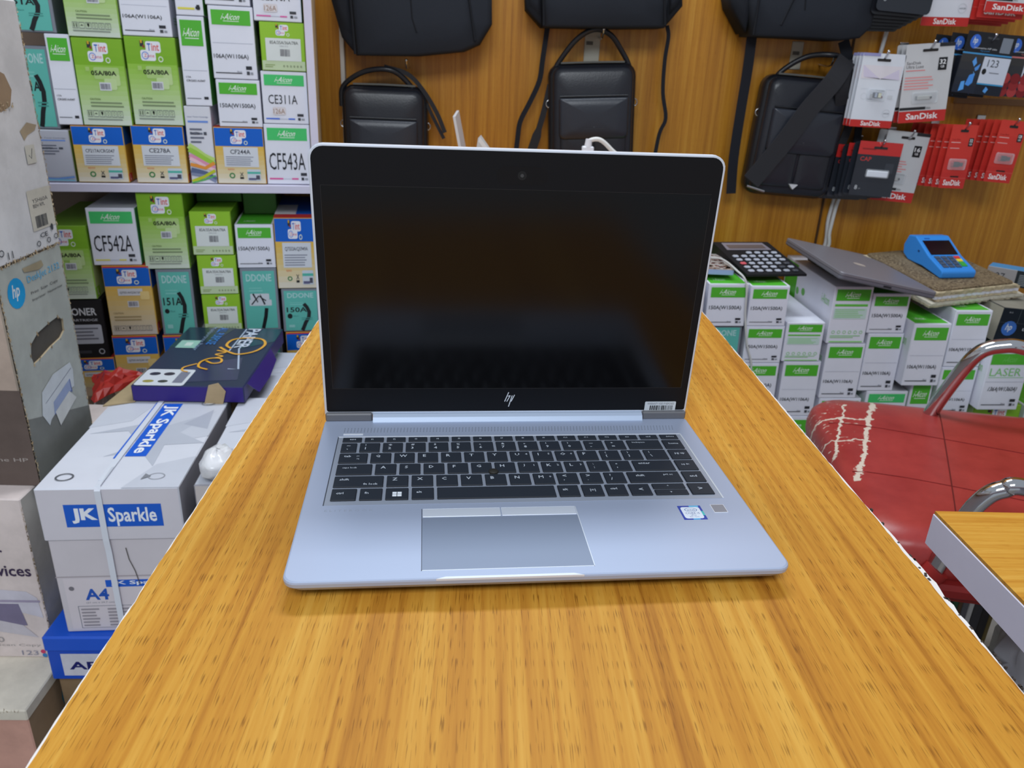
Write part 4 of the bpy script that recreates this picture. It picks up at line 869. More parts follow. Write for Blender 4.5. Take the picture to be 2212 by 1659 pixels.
m, vs, fs = crumple([(-0.7932,1.4706,0.3600), (-0.7803,1.5482,0.3600), (-0.7918,1.6025,0.3600), (-0.8521,1.5985,0.3600)], .35, .05, 6); m.add(vs, fs, (176, 182, 190)); m.add([(x, y, .3495) for x, y, z in vs], [f[::-1] for f in fs], (150, 150, 156)); one('plastic_wrap', 'crumpled clear plastic wrap between the grey carton and the tan flap', 'plastic wrap', m, 'film')
b = MB(); b.box(-.90, 1.44, -.04, -.725, 1.66, .349, (120, 100, 80), .003); one('cardboard_carton', 'brown carton on the floor in the dark gap behind the printer cartons', 'carton', b, 'worn')

# ------------------------------------------------------------------ bags on the wall
BK = (30, 33, 40); BK2 = (38, 42, 50)
def P2d(*pts): return [(p[0], p[2]) for p in pts]
def laptop_bag(label, outline, gussets, seams, straps, ztop):
    t = thing('laptop_bag', label, 'bag', group='black laptop bags along the top')
    b = MB(); b.pillow(outline, WY-.115, WY-.006, BK2, .014, .008); b.build('body', 'fabric', t)
    for g in gussets: b = MB(); b.pillow(g, WY-.098, WY-.006, BK, .010, .004); b.build('side_gusset', 'fabric', t)
    for s_ in seams: b = MB(); b.tube([(x, WY-.121, z) for x, z in s_], .0028, (22, 24, 30), 8); b.build('seam', 'fabric', t)
    b = MB(); cx = sum(p[0] for p in outline)/len(outline); b.tube(arc((cx, ztop), .06, 0, PI, 10, lambda a, c: (a, WY-.06, c)), .007, (24, 26, 30), 8); b.build('carry_handle', 'webbing', t)
    for pts, w_ in straps:
        b = MB(); b.ribbon(smooth_path(pts, 5), w_, .0022, (26, 28, 36)); b.build('strap', 'webbing', t)
    return t
YB = WY-.115
laptop_bag('charcoal laptop bag hanging at the upper left, nearest the white shelf cabinet', P2d((-0.3134,1.9450,1.1830), (-0.3063,1.9450,1.0689), (-0.1669,1.9450,1.0726), (-0.0610,1.9450,1.0866), (-0.0233,1.9450,1.1038), (0.0039,1.9450,1.1491), (-0.0027,1.9450,1.3319), (-0.3201,1.9450,1.3180)),
    [P2d((-0.3605,1.9500,1.1813), (-0.3402,1.9500,1.1064), (-0.3071,1.9500,1.0689), (-0.3152,1.9500,1.1832), (-0.3177,1.9500,1.2744), (-0.3560,1.9500,1.2728))],
    [P2d((-0.3130,1.9450,1.1923), (-0.3062,1.9450,1.0718)), P2d((-0.1791,1.9300,1.1969), (-0.1754,1.9300,1.1506), (-0.1653,1.9300,1.1226)), P2d((-0.0504,1.9400,1.2030), (-0.0339,1.9400,1.1110))], [], 1.22)
laptop_bag('charcoal laptop bag hanging at the top centre', P2d((0.1157,1.9450,1.2010), (0.1208,1.9450,1.1463), (0.2539,1.9450,1.1489), (0.4000,1.9450,1.1559), (0.4018,1.9450,1.2130), (0.3855,1.9450,1.3665), (0.1052,1.9450,1.3542)),
    [P2d((0.0738,1.9500,1.2551), (0.0803,1.9500,1.1829), (0.1190,1.9500,1.1464), (0.1181,1.9500,1.2014), (0.1129,1.9500,1.2568)), P2d((0.3941,1.9500,1.2688), (0.4029,1.9500,1.1581), (0.4389,1.9500,1.2036), (0.4294,1.9500,1.2703))],
    [P2d((0.1172,1.9450,1.2104), (0.1207,1.9450,1.1492)), P2d((0.3881,1.9450,1.2218), (0.3974,1.9450,1.1597))],
    [([(0.1351,2.0200,1.1525), (0.1317,2.0200,1.1173), (0.1273,2.0200,1.0764), (0.1221,2.0200,1.0297), (0.1020,2.0200,0.9814), (0.0803,2.0200,0.9354), (0.0752,2.0200,0.8937), (0.0707,2.0200,0.8356)], .012), ([(0.4182,2.0200,1.1642), (0.4244,2.0200,1.1394), (0.4215,2.0200,1.0883), (0.4254,2.0200,1.0153), (0.4391,2.0200,0.9568), (0.4274,2.0200,0.9181), (0.4198,2.0200,0.8394)], .009)], 1.24)
laptop_bag('charcoal laptop bag hanging at the upper right, left of the black blister cards', P2d((0.5867,1.9450,1.2208), (0.6007,1.9450,1.1468), (0.7261,1.9450,1.1470), (0.8133,1.9450,1.1457), (0.8574,1.9450,1.1534), (0.8786,1.9450,1.1757), (0.8808,1.9450,1.2332), (0.8552,1.9450,1.3696), (0.5629,1.9450,1.3567)),
    [P2d((0.5362,1.9500,1.2564), (0.5524,1.9500,1.2055), (0.5928,1.9500,1.1524), (0.5988,1.9500,1.2216), (0.5969,1.9500,1.2590))],
    [P2d((0.6041,1.9450,1.2309), (0.6024,1.9450,1.1497)), P2d((0.6877,1.9300,1.2427), (0.6623,1.9300,1.1720)), P2d((0.7080,1.9300,1.2296), (0.7107,1.9300,1.2044))],
    [([(0.6179,2.0000,1.1548), (0.6193,2.0000,1.0758), (0.6171,2.0000,0.9812), (0.6165,2.0000,0.8717), (0.6227,2.0000,0.7831)], .024), ([(0.8385,2.0000,1.1478), (0.8640,2.0000,1.0959), (0.8896,2.0000,1.0449), (0.9123,2.0000,0.9818), (0.9193,2.0000,0.9275), (0.9241,2.0000,0.8719), (0.9052,2.0000,0.8142)], [.026]*12+[.018]*30)], 1.24)
LE = (34, 36, 44)
def leather_bag(label, top, w, h, tilt, handle, clasp=False, over=None):
    t = thing('messenger_bag', label, 'bag', group='small black leather bags'); t.matrix_world = Matrix.Translation(top) @ Matrix.Rotation(tilt, 4, 'Y')
    o = rrect(-w/2, -h, w/2, 0, .022, 5); b = MB(); b.pillow(o, -.05, .012, LE, .012, .004); b.build('body', 'leather', t)
    b = MB(); b.pillow(rrect(-w/2-.009, -h-.006, w/2+.009, .006, .03, 5), -.028, .02, (26, 28, 34), .012, .001); b.build('gusset', 'leather', t)
    b = MB(); b.ribbon([(-w/2+.02, -.022, .0075), (0, -.022, .0085), (w/2-.02, -.022, .0075)], .006, .004, (96, 96, 92), (0, 0, 1)); b.build('zip', 'matt', t)
    fz0, fz1 = -.07, -.07-h*.37
    b = MB(); b.pillow(rrect(-w*.43, fz1, w*.43, fz0, [.012, .003, .003, .012], 4), -.066, -.045, (40, 43, 52), .007, .003); fl = b.build('flap', 'leather', t)
    b = MB(); b.prints(.05, .004, [('r', 0, .4, 1, .6, (58, 60, 66)), ('e', .5, 1.5, .04, .6, (58, 60, 66))], 'xz', (0, -.0695, fz1+.022)); b.build('embossing', 'leather', fl)
    for sx in (-1, 1):
        b = MB(); b.pillow(rrect(min(0, sx*w*.42)+.001, -h+.02, max(0, sx*w*.42)-.001, fz1+.02, [.008]*4, 3), -.058, -.045, LE, .006, .002); b.build('pocket', 'leather', t)
    b = MB(); b.tube([(-w*.42, -.058, fz0+.004), (w*.42, -.058, fz0+.004)], .0022, (24, 25, 30), 6); b.build('seam', 'leather', t)
    b = MB(); b.tube(smooth_path(handle, 6), .0062, (30, 32, 38), 10); b.build('handle', 'leather', t)
    for sx in (-1, 1):
        b = MB(); b.box(sx*(w/2+.004)-.003, -.02, -.075, sx*(w/2+.004)+.003, -.008, -.03, (24, 25, 30), .001); b.build('ring_tab', 'leather', t)
        b = MB(); b.tube(arc((sx*(w/2+.006), -.084), .009, 0, 2*PI, 12, lambda a, c: (a, -.014, c)), .0016, (180, 180, 180), 6, False); b.build('ring', 'steel', t)
    if clasp: b = MB(); b.prism([(-.011, 0), (0, -.012), (.011, 0)], -.066, -.055, (206, 206, 210)); q = b.build('clasp', 'plastic', t); q.location = (0, 0, -h+.03)
    for pts, ww in (over or []):
        b = MB(); b.ribbon(smooth_path(pts, 5), ww, .0025, (44, 44, 48)); b.build('shoulder_strap', 'webbing', t)
    return t
T = (-0.2484,2.0200,0.9993)
leather_bag('small black leather bag hanging left, its lower end behind the laptop screen', T, .188, .235, 0, [(-.105, -.01, -.045), (-.10, -.01, .0), (-.05, -.02, .034), (.012, -.03, .042), (.05, -.02, .02), (.092, -.01, -.03)],
    over=[([(.0, -.02, .048), (.055, -.025, .034), (.092, -.03, .0), (.125, -.03, -.05), (.145, -.03, -.095)], .010), ([(.10, -.02, -.03), (.115, -.02, -.06), (.142, -.02, -.11)], .008)])
T = (0.2461,2.0200,1.0689)
leather_bag('small black leather bag hanging in the middle on a chrome hook, slightly tilted', T, .192, .252, -.06, [(-.095, -.01, -.02), (-.08, -.015, .01), (-.04, -.03, .058), (.0, -.045, .078), (.04, -.03, .066), (.07, -.015, .03), (.088, -.01, -.0), (.10, -.01, -.04)],
    over=[([(-.100, -.004, -.04), (-.118, -.004, -.11), (-.145, .0, -.19), (-.175, .006, -.262)], [.014]*8+[.022]*30)])
T = (0.7735,2.0200,1.0587)
leather_bag('small black leather bag hanging right, with a wide strap slung across its front', T, .198, .272, .05, [(-.09, -.01, -.03), (-.07, -.01, .012), (-.02, -.025, .05), (.03, -.05, .058), (.06, -.03, .05), (.085, -.01, .0)], True,
    over=[([(.062, -.062, .052), (.035, -.076, -.0), (-.012, -.080, -.07), (-.055, -.080, -.15), (-.112, -.080, -.242)], .046), ([(.062, -.058, .05), (.066, -.062, -.01), (.08, -.05, -.05)], .032), ([(.07, -.05, .05), (.098, -.04, -.02), (.118, -.03, -.09), (.112, -.02, -.16)], .02)])
b = MB(); e0 = Vector(T)+Vector((-.135, -.085, -.246)); b.tube([e0, e0+Vector((.045, 0, -.012))], .003, (200, 200, 205), 8); one('strap_buckle', 'chrome bar buckle at the lower end of the wide bag strap', 'buckle', b, 'steel')

# ------------------------------------------------------------------ wall hooks and blister cards
def hook(label, p, L_=.10, plate=True, group='chrome wall hooks'):
    t = thing('wall_hook', label, 'hook', (p[0], WY, p[2]), group=group)
    if plate:
        b = MB(); b.box(-.011, -.004, -.012, .011, 0, .016, (206, 206, 206), .001); b.build('plate', 'steel', t)
    b = MB(); b.tube([(0, -.002, 0), (0, -L_*.6, -.004), (0, -L_*.9, 0), (0, -L_, .014)], .0024, (205, 205, 208), 8); b.ball((0, -L_, .016), .0036, (215, 215, 218), 10, 6); b.build('prong', 'chrome', t)
    return t
RED = (196, 46, 42); RED2 = (214, 62, 50)
def card(name, label, X, w, h, its, col, group, th=.0012, rad=.004, mat='card', blister=None, slot=True):
    """hanging card: origin at its euro hole; front towards -y"""
    t = thing(name, label, 'blister pack', group=group); t.matrix_world = X
    zt = .012; m = MB(); m.prism(rrect(-w/2, zt-h, w/2, zt, rad, 3), -th, 0, col)
    q = MB(); q.prints(w, h, its+([('rr', .34, 1-.02/h*.85, .66, 1-.013/h*.85, .002, (40, 36, 36))] if slot else []), 'xz', (0, -th, zt-h), .00004); m.add(q.v, q.f, q.c); m.build('card', mat, t)
    if blister:
        bx, bz, bw, bh, fn = blister
        m = MB(); m.pillow(rrect(bx-bw/2, bz-bh/2, bx+bw/2, bz+bh/2, .004, 3), -th-.006, -th, (225, 228, 232), .003, .0005); m.build('blister', 'clear', t)
        m = MB(); fn(m, bx, bz, -th-.0012); m.build('flash_drive', 'plastic', t)
    return t
def drive_blade(m, x, z, y): m.box(x-.013, y-.003, z-.006, x+.006, y, z+.006, (26, 26, 30), .002); m.box(x-.015, y-.0036, z-.0065, x-.008, y+.0, z+.0065, (150, 30, 34), .002); m.box(x+.006, y-.0025, z-.0042, x+.014, y, z+.0042, (40, 40, 46))
def drive_bar(m, x, z, y): m.box(x-.018, y-.003, z-.0045, x+.016, y, z+.0045, (176, 176, 172), .001); m.box(x-.022, y-.002, z-.004, x-.018, y, z+.004, (120, 122, 124)); m.ball((x+.013, y-.003, z), .003, (90, 92, 96), 10, 5)
def drive_dual(m, x, z, y): m.box(x-.009, y-.003, z-.006, x+.012, y, z+.006, (60, 66, 80), .001); m.box(x-.004, y-.0036, z-.005, x+.001, y, z+.005, (170, 180, 200)); m.box(x+.004, y-.0036, z-.005, x+.011, y, z+.005, (222, 222, 190)); m.box(x-.014, y-.002, z-.007, x-.008, y, z+.002, (170, 172, 176))
def drive_white(m, x, z, y): m.box(x-.026, y-.004, z-.008, x+.026, y, z+.007, (232, 236, 244), .0015)
SD = lambda x0, y0, x1, y1: [('t', 'SanDisk', x0, y0, x1, y1, (240, 236, 236), .02)]
def its_red(gb): return [('g', 0, 0, 1, 1, RED, RED2, 4)]+SD(.14, .045, .84, .135)+[('r', 0, .165, 1, .168, (226, 120, 110)), ('rr', .36, .175, .70, .20, .001, (50, 26, 26)), ('r', .08, .72, .45, .73, (240, 190, 186)), ('r', .08, .63, .45, .64, (236, 180, 176)), ('t', 'Cruzer Blade', .08, .76, .42, .785, (150, 30, 30)), ('rr', .76, .67, .94, .80, .001, (30, 26, 28)), ('t', gb, .79, .735, .91, .785, (236, 236, 238), .02), ('t', 'GB', .80, .69, .90, .72, (236, 236, 238))]
def its_white(gb, nm): return [('r', 0, 0, 1, .15, RED)]+SD(.16, .04, .84, .12)+[('t', nm[0], .04, .75, .34, .785, (70, 66, 70)), ('t', nm[1], .04, .70, .40, .74, (70, 66, 70)), ('r', .04, .665, .44, .675, (224, 110, 110))]+lines(.04, .42, .66, .60, 5, (226, 150, 150), 7)+[('rr', .70, .66, .88, .82, .001, (26, 26, 30)), ('t', gb, .725, .735, .855, .795, (240, 240, 242), .02), ('t', 'GB', .75, .69, .83, .72, (240, 240, 242), .01), ('r', 0, .165, .55, .20, (36, 36, 40)), ('t', 'USB Flash Drive', .56, .168, .66, .195, (60, 60, 64)), ('r', .68, .955, 1, 1, (40, 40, 44))]
def its_dual(): return [('r', 0, 0, 1, .10, RED)]+SD(.26, .02, .74, .085)+[('r', .04, .66, .96, .84, (226, 220, 226)), ('p', [(.05, .84), (.5, .66), (.9, .8), (.95, .66), (.1, .68)], (214, 206, 226)), ('o', .2, .42, .07, .045, .1, (200, 204, 210)), ('e', .47, .42, .03, .018, (110, 50, 60)), ('e', .62, .42, .03, .018, (110, 50, 60)), ('rr', .76, .40, .88, .45, .001, (206, 210, 216)), ('r', .1, .52, .9, .523, (190, 196, 206)), ('o', .81, .2, .09, .055, .1, (200, 204, 210)), ('t', '64GB', .75, .19, .88, .21, (120, 124, 130)), ('r', 0, .96, .4, 1, (150, 150, 196))]
def its_cap(): return [('g', 0, 0, 1, .76, (46, 50, 58), (40, 44, 52), 3), ('r', 0, .76, 1, 1, (196, 46, 44)), ('t', 'CAP', .08, .64, .34, .72, (196, 56, 54), .01), ('t', '8', .1, .11, .16, .19, (206, 210, 214)), ('t', 'GB', .18, .12, .24, .14, (150, 154, 160)), ('r', .08, .85, .4, .875, (140, 30, 30)), ('rr', .70, .44, .9, .62, .002, (56, 60, 68))]
def its_blk(): return [('t', '8', .1, .11, .16, .19, (150, 154, 160)), ('r', .05, .93, .95, .98, (40, 42, 46))]
def its_ink(n_, c0, hc): return [('r', 0, .66, 1, 1, (28, 30, 36)), ('r', 0, .64, 1, .665, hc)]+hp_disc(.19, .84, .105, .115, (58, 108, 206))+[('rr', .72, .70, .93, .94, .001, (126, 134, 146)), ('t', 'Innovative HP inks', .2, .73, .66, .76, (206, 210, 216)), ('t', 'hp.com', .34, .69, .52, .715, hc),
    ('g', 0, 0, .46, .64, (26, 34, 52), (60, 58, 56), 5), ('r', .46, 0, 1, .64, (24, 30, 44)), ('r', .46, .18, 1, .62, (206, 212, 226)), ('r', .46, .165, 1, .19, (60, 150, 200)), ('t', n_, .56, .46, .78, .58, (54, 58, 68)), ('e', .53, .38, .045, .05, (24, 26, 30)), ('r', .64, .36, .84, .375, GY)]
BUT = [('p', [(.24, .52), (.29, .6), (.34, .5), (.3, .44)], (92, 160, 232)), ('p', [(.32, .42), (.42, .50), (.40, .40), (.35, .37)], (84, 150, 226)), ('p', [(.22, .14), (.26, .30), (.36, .34), (.36, .18), (.30, .12)], (74, 146, 230)), ('p', [(.12, .02), (.13, .18), (.20, .2), (.22, .06)], (90, 164, 236)), ('l', [(.32, .36), (.36, .30)], .001, (120, 180, 230)), ('p', [(.62, .06), (.66, .14), (.72, .1), (.68, .03)], (90, 160, 230))]
FLO = [('e', .15+.2*(q % 5), .08+.11*(q//5), .10, .09, ((150, 40, 44), (176, 60, 62), (128, 28, 34))[q % 3]) for q in range(15)]
GBL = 'blister cards on the wall hooks'
ORD = ['front', 'second', 'third', 'fourth', 'fifth', 'sixth', 'rearmost']
def X_(p, tilt=0, yaw=0): return Matrix.Translation(p) @ Matrix.Rotation(tilt, 4, 'Y') @ Matrix.Rotation(yaw, 4, 'Z')
def stack(n, p, step, make, jit=0, seed=1):
    r_ = random.Random(seed)
    for i in range(n):
        q = (p[0]+(r_.uniform(-jit, jit) if i else 0), p[1]+step*i, p[2]+(r_.uniform(-jit, jit)*.5 if i else 0))
        make(i, q, r_.uniform(-jit, jit)*2 if i else 0)
# white dual drive card
p = (0.9124,1.9300,1.1102); hook('chrome hook carrying the white card with the small dual drive', p, .145)
def f(i, q, ti): card('blister_card', ('front white card with a dual flash drive and rainbow sheen' if i == 0 else 'white card, %s from the front on the dual flash drive hook' % ORD[i]), X_(q, .012+ti), .101, .162, its_dual(), (222, 226, 234), GBL, blister=(-.002, -.078, .045, .026, drive_dual))
stack(4, p, .018, f)
p = (1.0155,1.9300,1.1361); hook('chrome hook carrying the white card with a metal flash drive', p, .145)
def f(i, q, ti): card('blister_card', ('tilted white and red card with a metal flash drive' if i == 0 else 'white and red card, %s from the front behind the tilted metal drive card' % ORD[i]), X_(q, .0-.1+ti), .112, .172, its_white('32', ('SanDisk', 'Ultra Luxe')), (204, 204, 206), GBL, blister=(.0, -.105, .062, .026, drive_bar))
stack(3, p, .022, f)
p = (1.1525,1.9300,1.1554); hook('chrome hook carrying the black and blue ink cartridge pack', p, .145)
def ink(label, q, ti, its, w=.118, h=.132, d=.022):
    t = thing('ink_pack', label, 'ink pack', group='ink packs on the wall hooks'); t.matrix_world = X_(q, ti)
    m = MB(); m.prism([(-w/2+.006, -.032), (w/2-.004, -.032), (w/2-.012, .02), (-w/2+.006, .02)], -.0015, 0, (26, 28, 34)); m.build('hang_tab', 'card', t)
    m = MB(); m.box(-w/2, -.0012, -h+.02, w/2, d, -.032, (24, 28, 38), .0012); m.build('carton', 'card', t)
    m = MB(); m.prints(w, h, its+[('rr', .40, .90, .64, .93, .002, (60, 62, 66))], 'xz', (0, -.0016, -h+.02), .00005); m.build('front_print', 'card', t)
ink('black ink cartridge pack with blue butterflies, in front on its hook', p, .06, its_ink('123', 0, (70, 150, 206))+BUT)
for j in (1, 2): ink('black ink cartridge pack showing its left edge, %s behind the butterfly pack' % ('next', 'last')[j-1], (p[0]-.022*j, p[1]+.028*j, p[2]-.004*j), .06, its_ink('123', 0, (70, 150, 206))+BUT)
p = (1.2632,1.9500,1.1523); hook('chrome hook carrying the red flowered ink pack at the right edge', p, .12)
ink('ink cartridge pack with red flowers, cut off by the right edge', p, .03, its_ink('123', 0, (206, 120, 120))+FLO)
# black cards at the top
p = (0.9343,1.9200,1.3715); hook('chrome hook above the frame carrying the black cards', p, .15)
def f(i, q, ti): card('blister_card', ('front black flash drive card at the top edge' if i == 0 else 'black flash drive card, %s from the front in the fan at the top edge' % ORD[i]), X_((q[0]-.005*i, q[1], q[2]-.006*i), .05-.012*i), .125, .176, its_blk(), (28, 30, 36) if i else (40, 44, 52), GBL, rad=.01, mat='gloss')
stack(7, p, .016, f)
p = (1.0513,1.9700,1.3652); hook('chrome hook above the frame carrying a white and red card', p, .10)
card('blister_card', 'white and red card beside the fanned black cards at the top edge', X_(p, -.02), .112, .190, its_dual(), (222, 224, 232), GBL)
p = (1.1746,1.9300,1.3549); hook('chrome hook above the frame at the top right corner', p, .14)
def f(i, q, ti): card('blister_card', ('white and red card at the top right corner' if i == 0 else 'red card, %s from the front in the top right corner stack' % ORD[i]), X_((q[0]-.004*i, q[1], q[2]-.004*i), .02), .108, .150+.006*(i > 0), its_white('32', ('SanDisk', 'Ultra')) if i == 0 else its_red('16'), (210, 210, 214) if i == 0 else RED, GBL)
stack(5, p, .018, f)
# lower row
p = (0.9488,1.9300,0.9157); hook('chrome hook carrying the black and red CAP card', p, .145)
def f(i, q, ti): card('blister_card', ('black and red card with a white flash drive, in front' if i == 0 else 'black and red card, %s from the front behind the white flash drive' % ORD[i]), X_((q[0]-.006*i, q[1], q[2]-.004*i), .035+.03*math.sin(i*1.7)), .106, .128, its_cap() if i % 2 == 0 else its_blk(), (40, 44, 52), GBL, rad=.009, mat='gloss', blister=(.005, -.062, .058, .02, drive_white) if i == 0 else None)
stack(7, p, .016, f)
p = (1.0308,1.9700,0.9388); hook('chrome hook carrying the white card behind the CAP card', p, .115)
def f(i, q, ti): card('blister_card', ('grey white card partly covered by the black and red card' if i == 0 else 'grey white card hidden behind the partly covered one'), X_((q[0]-.01*i, q[1], q[2]), .06), .108, .168, its_white('16', ('SanDisk', 'Ultra')), (206, 208, 210), GBL, blister=(-.01, -.10, .06, .026, drive_bar))
stack(2, p, .022, f)
p = (1.1374,1.9200,0.9632); hook('chrome hook carrying the left stack of narrow red cards', p, .155)
def f(i, q, ti): card('blister_card', ('front narrow red card of the left red stack' if i == 0 else 'narrow red card, %s from the front in the left red stack' % ORD[i]), X_((q[0]-.0075*i, q[1], q[2]-.001*i), .0+.008*i), .062, .148, its_red('32'), RED2, GBL, blister=(.0, -.079, .044, .026, drive_blade) if i == 0 else None)
stack(7, p, .017, f)
p = (1.2536,1.9200,0.9771); hook('chrome hook carrying the right stack of narrow red cards', p, .155)
def f(i, q, ti): card('blister_card', ('front narrow red card of the right red stack' if i == 0 else 'narrow red card, %s from the front in the right red stack' % ORD[i]), X_((q[0]-.0065*i, q[1], q[2]-.001*i), .05-.004*i), .066, .144, its_red('128'), RED2, GBL, blister=(.0, -.075, .046, .026, drive_blade) if i == 0 else None)
stack(6, p, .018, f)
for q, lb in (((0.2627,2.0000,1.1323), 'chrome hook holding the middle leather bag'), ((0.8135,2.0000,1.0939), 'chrome hook holding the right leather bag'), ((-0.1936,2.0000,1.0473), 'chrome hook holding the left leather bag')): hook(lb, q, .085, False)
for (a, c, lb) in (((0.2415,2.0600,1.1451), (0.2550,2.0600,1.0763), 'grey metal strip behind the middle leather bag'), ((0.7498,2.0600,1.1433), (0.7544,2.0600,1.0805), 'grey metal strip behind the right leather bag')):
    b = MB(); b.box(min(a[0], c[0])-.012, WY-.004, c[2], max(a[0], c[0])+.012, WY-.0003, a[2], (176, 170, 156), .001); b.box(a[0]-.008, WY-.006, a[2]-.03, a[0]+.008, WY-.004, a[2]-.022, (90, 86, 80)); one('wall_strip', lb, 'metal strip', b, 'matt')
b = MB(); b.box((1.1720,2.0600,1.0366)[0], WY-.014, 1.018, 1.6, WY-.0003, 1.034, (128, 92, 62), .001); one('wall_strip', 'brown ledge strip under the ink packs at the right', 'wall strip', b, 'matt')
def cable(name, label, pts, r, col, cat='cable', mat='plastic'): b = MB(); b.tube(smooth_path(pts, 6), r, col, 8); return one(name, label, cat, b, mat)
cable('wall_cable', 'white cable running down the wall from the black bag to the grey laptop', [(0.9599,2.0450,1.1823), (0.9468,2.0450,1.0457), (0.9329,2.0450,0.8899), (0.9159,2.0450,0.8080), (0.9058,2.0450,0.7238), (0.9015,2.0450,0.6308), (.79, 2.045, .60)], .005, (206, 206, 206))
cable('wall_cable', 'second white cable running down the wall beside the first', [(0.9283,2.0350,0.8099), (0.9161,2.0350,0.7621), (0.9111,2.0350,0.6893), (0.9084,2.0350,0.6396), (.81, 2.035, .60)], .005, (210, 210, 208))
b = MB(); a = (-0.3534,2.0500,1.0797); c = (-0.3456,2.0500,0.9987); b.box(a[0]-.005, 2.04, c[2]-.25, a[0]+.005, WY-.0005, a[2]+.1, (200, 196, 190), .001); one('cable_duct', 'white cable duct on the wall left of the left leather bag', 'cable duct', b, 'matt')

# ------------------------------------------------------------------ things behind the laptop
E0, E1 = (-0.0496,1.6000,0.8778), (-0.0681,1.6000,0.9678)
t = thing('laptop', 'open silver laptop seen edge on behind the main laptop, left one', 'laptop', (E0[0], 1.60, TZ))
b = MB(); b.box(.0, -.02, 0, .018, .20, .014, (176, 178, 182), .003); b.build('base', 'alu', t)
qx = (E0[0]-E1[0])/(E1[2]-E0[2]); x0_ = (E0[2]-TZ-.012)*qx
b = MB(); b.prism([(x0_, .012), (x0_+.006, .012), (E1[0]-E0[0]+.005, E1[2]-TZ), (E1[0]-E0[0], E1[2]-TZ)], 0, .20, (206, 208, 214)); b.build('lid', 'alu', t)
T = (-0.0154,1.6200,0.9337)
t = thing('laptop', 'open grey laptop behind the main laptop, only its lid corner showing', 'laptop', (T[0], 1.62, TZ), .0)
b = MB(); b.box(.0, .012, 0, .10, .22, .014, (170, 172, 176), .003); b.build('base', 'alu', t)
zt = T[2]-TZ; q2 = (-0.0252,1.6200,0.8798); q3 = (0.0250,1.6200,0.8817); f3 = lambda q, z: T[0]+(q[0]-T[0])*(T[2]-z)/(T[2]-q[2])-T[0]
b = MB(); b.prism([(f3(q2, TZ+.013)*.3, .013), (f3(q3, TZ+.013), .013), (.003, zt), (-.003, zt-.006), (f3(q2, q2[2]), q2[2]-TZ)], 0, .007, (196, 200, 204)); b.build('lid', 'alu', t)
b = MB(); b.prism([(f3(q3, TZ+.013)-.016, .02), (f3(q3, TZ+.013)-.004, .02), (.001, zt-.004), (-.002, zt-.012)], -.0012, .001, (222, 224, 228)); b.build('lid_rim', 'alu', t)
CW = (222, 224, 232)
P = (0.2069,1.6600,0.8911); zc = P[2]-TZ
t = thing('charger_block', 'white charger with a plugged cable standing behind the laptop screen', 'charger', (P[0], 1.66, TZ))
b = MB(); b.box(-.042, -.03, 0, .042, .03, zc+.002, (226, 228, 236), .006); b.build('body', 'plastic', t)
b = MB(); b.box(-.012, -.007, zc+.001, .012, .007, zc+.026, CW, .002); b.tube([(0, 0, zc+.024), (.001, 0, zc+.040)], [.008, .0065], CW, 10); b.build('plug', 'plastic', t)
cable('charging_cable', 'white cable arching out of the charger behind the laptop', [(0.2035,1.6600,0.9112), (0.2080,1.6600,0.9269), (0.2306,1.6600,0.9305), (0.2572,1.6600,0.9105), (0.2890,1.6600,0.8793), (.35, 1.66, .765)], .0045, (214, 214, 212))
cable('charging_cable', 'short white cable stub beside the charger behind the laptop', [(.125, 1.66, .765), (0.1251,1.6600,0.8806), (0.1379,1.6600,0.8913), (0.1535,1.6600,0.8863), (0.1714,1.6600,0.8768), (.2, 1.66, .765)], .0045, (214, 214, 212))

# ------------------------------------------------------------------ on top of the right stacks
ZC = .6385
def quadframe(o, ax, ay):
    o = Vector(o); ex = (Vector(ax)-o).normalized(); ey = Vector(ay)-o; ey = (ey-ex*ey.dot(ex)).normalized(); ez = ex.cross(ey)
    return Matrix(((ex.x, ey.x, ez.x, o.x), (ex.y, ey.y, ez.y, o.y), (ex.z, ey.z, ez.z, o.z), (0, 0, 0, 1)))
t = thing('calculator', 'black desktop calculator with rows of silver keys lying on the toner boxes', 'calculator'); t.matrix_world = Matrix.Translation((.6007, 1.7235, ZC)) @ Matrix.Rotation(math.radians(9.1), 4, 'Z')
cw, cdp = .150, .20
b = MB(); b.prism([(0, 0), (cdp, 0), (cdp, .036), (.0, .005)], 0, cw, (22, 22, 26), 'x', .0); b.v = [(x, y, z) for x, y, z in b.v]; b.build('body', 'matt', t)
sl = .031/cdp; dz = lambda y: .005+sl*y
b = MB(); b.add([(.016, .146, dz(.146)+.0006), (cw-.016, .146, dz(.146)+.0006), (cw-.02, .192, dz(.192)+.0006), (.02, .192, dz(.192)+.0006)], [(0, 1, 2, 3)], (134, 128, 138)); b.add([(.026, .154, dz(.154)+.001), (cw-.026, .154, dz(.154)+.001), (cw-.026, .178, dz(.178)+.001), (.026, .178, dz(.178)+.001)], [(0, 1, 2, 3)], (104, 92, 90)); b.build('display', 'gloss', t)
for r in range(6):
    for c in range(6):
        if r == 5 and c < 2: continue
        x = .012+c*.0222; y = .012+r*.0215; z = dz(y)-.0005
        cl = (176, 180, 192) if c < 4 or r > 2 else (70, 72, 80) if (r+c) % 2 else (160, 164, 176)
        if (r, c) == (2, 0): cl = (214, 90, 100)
        b = MB(); b.box(x, y, z, x+.014, y+.0125, z+.0055, cl, .0025); b.build('key', 'plastic', t)
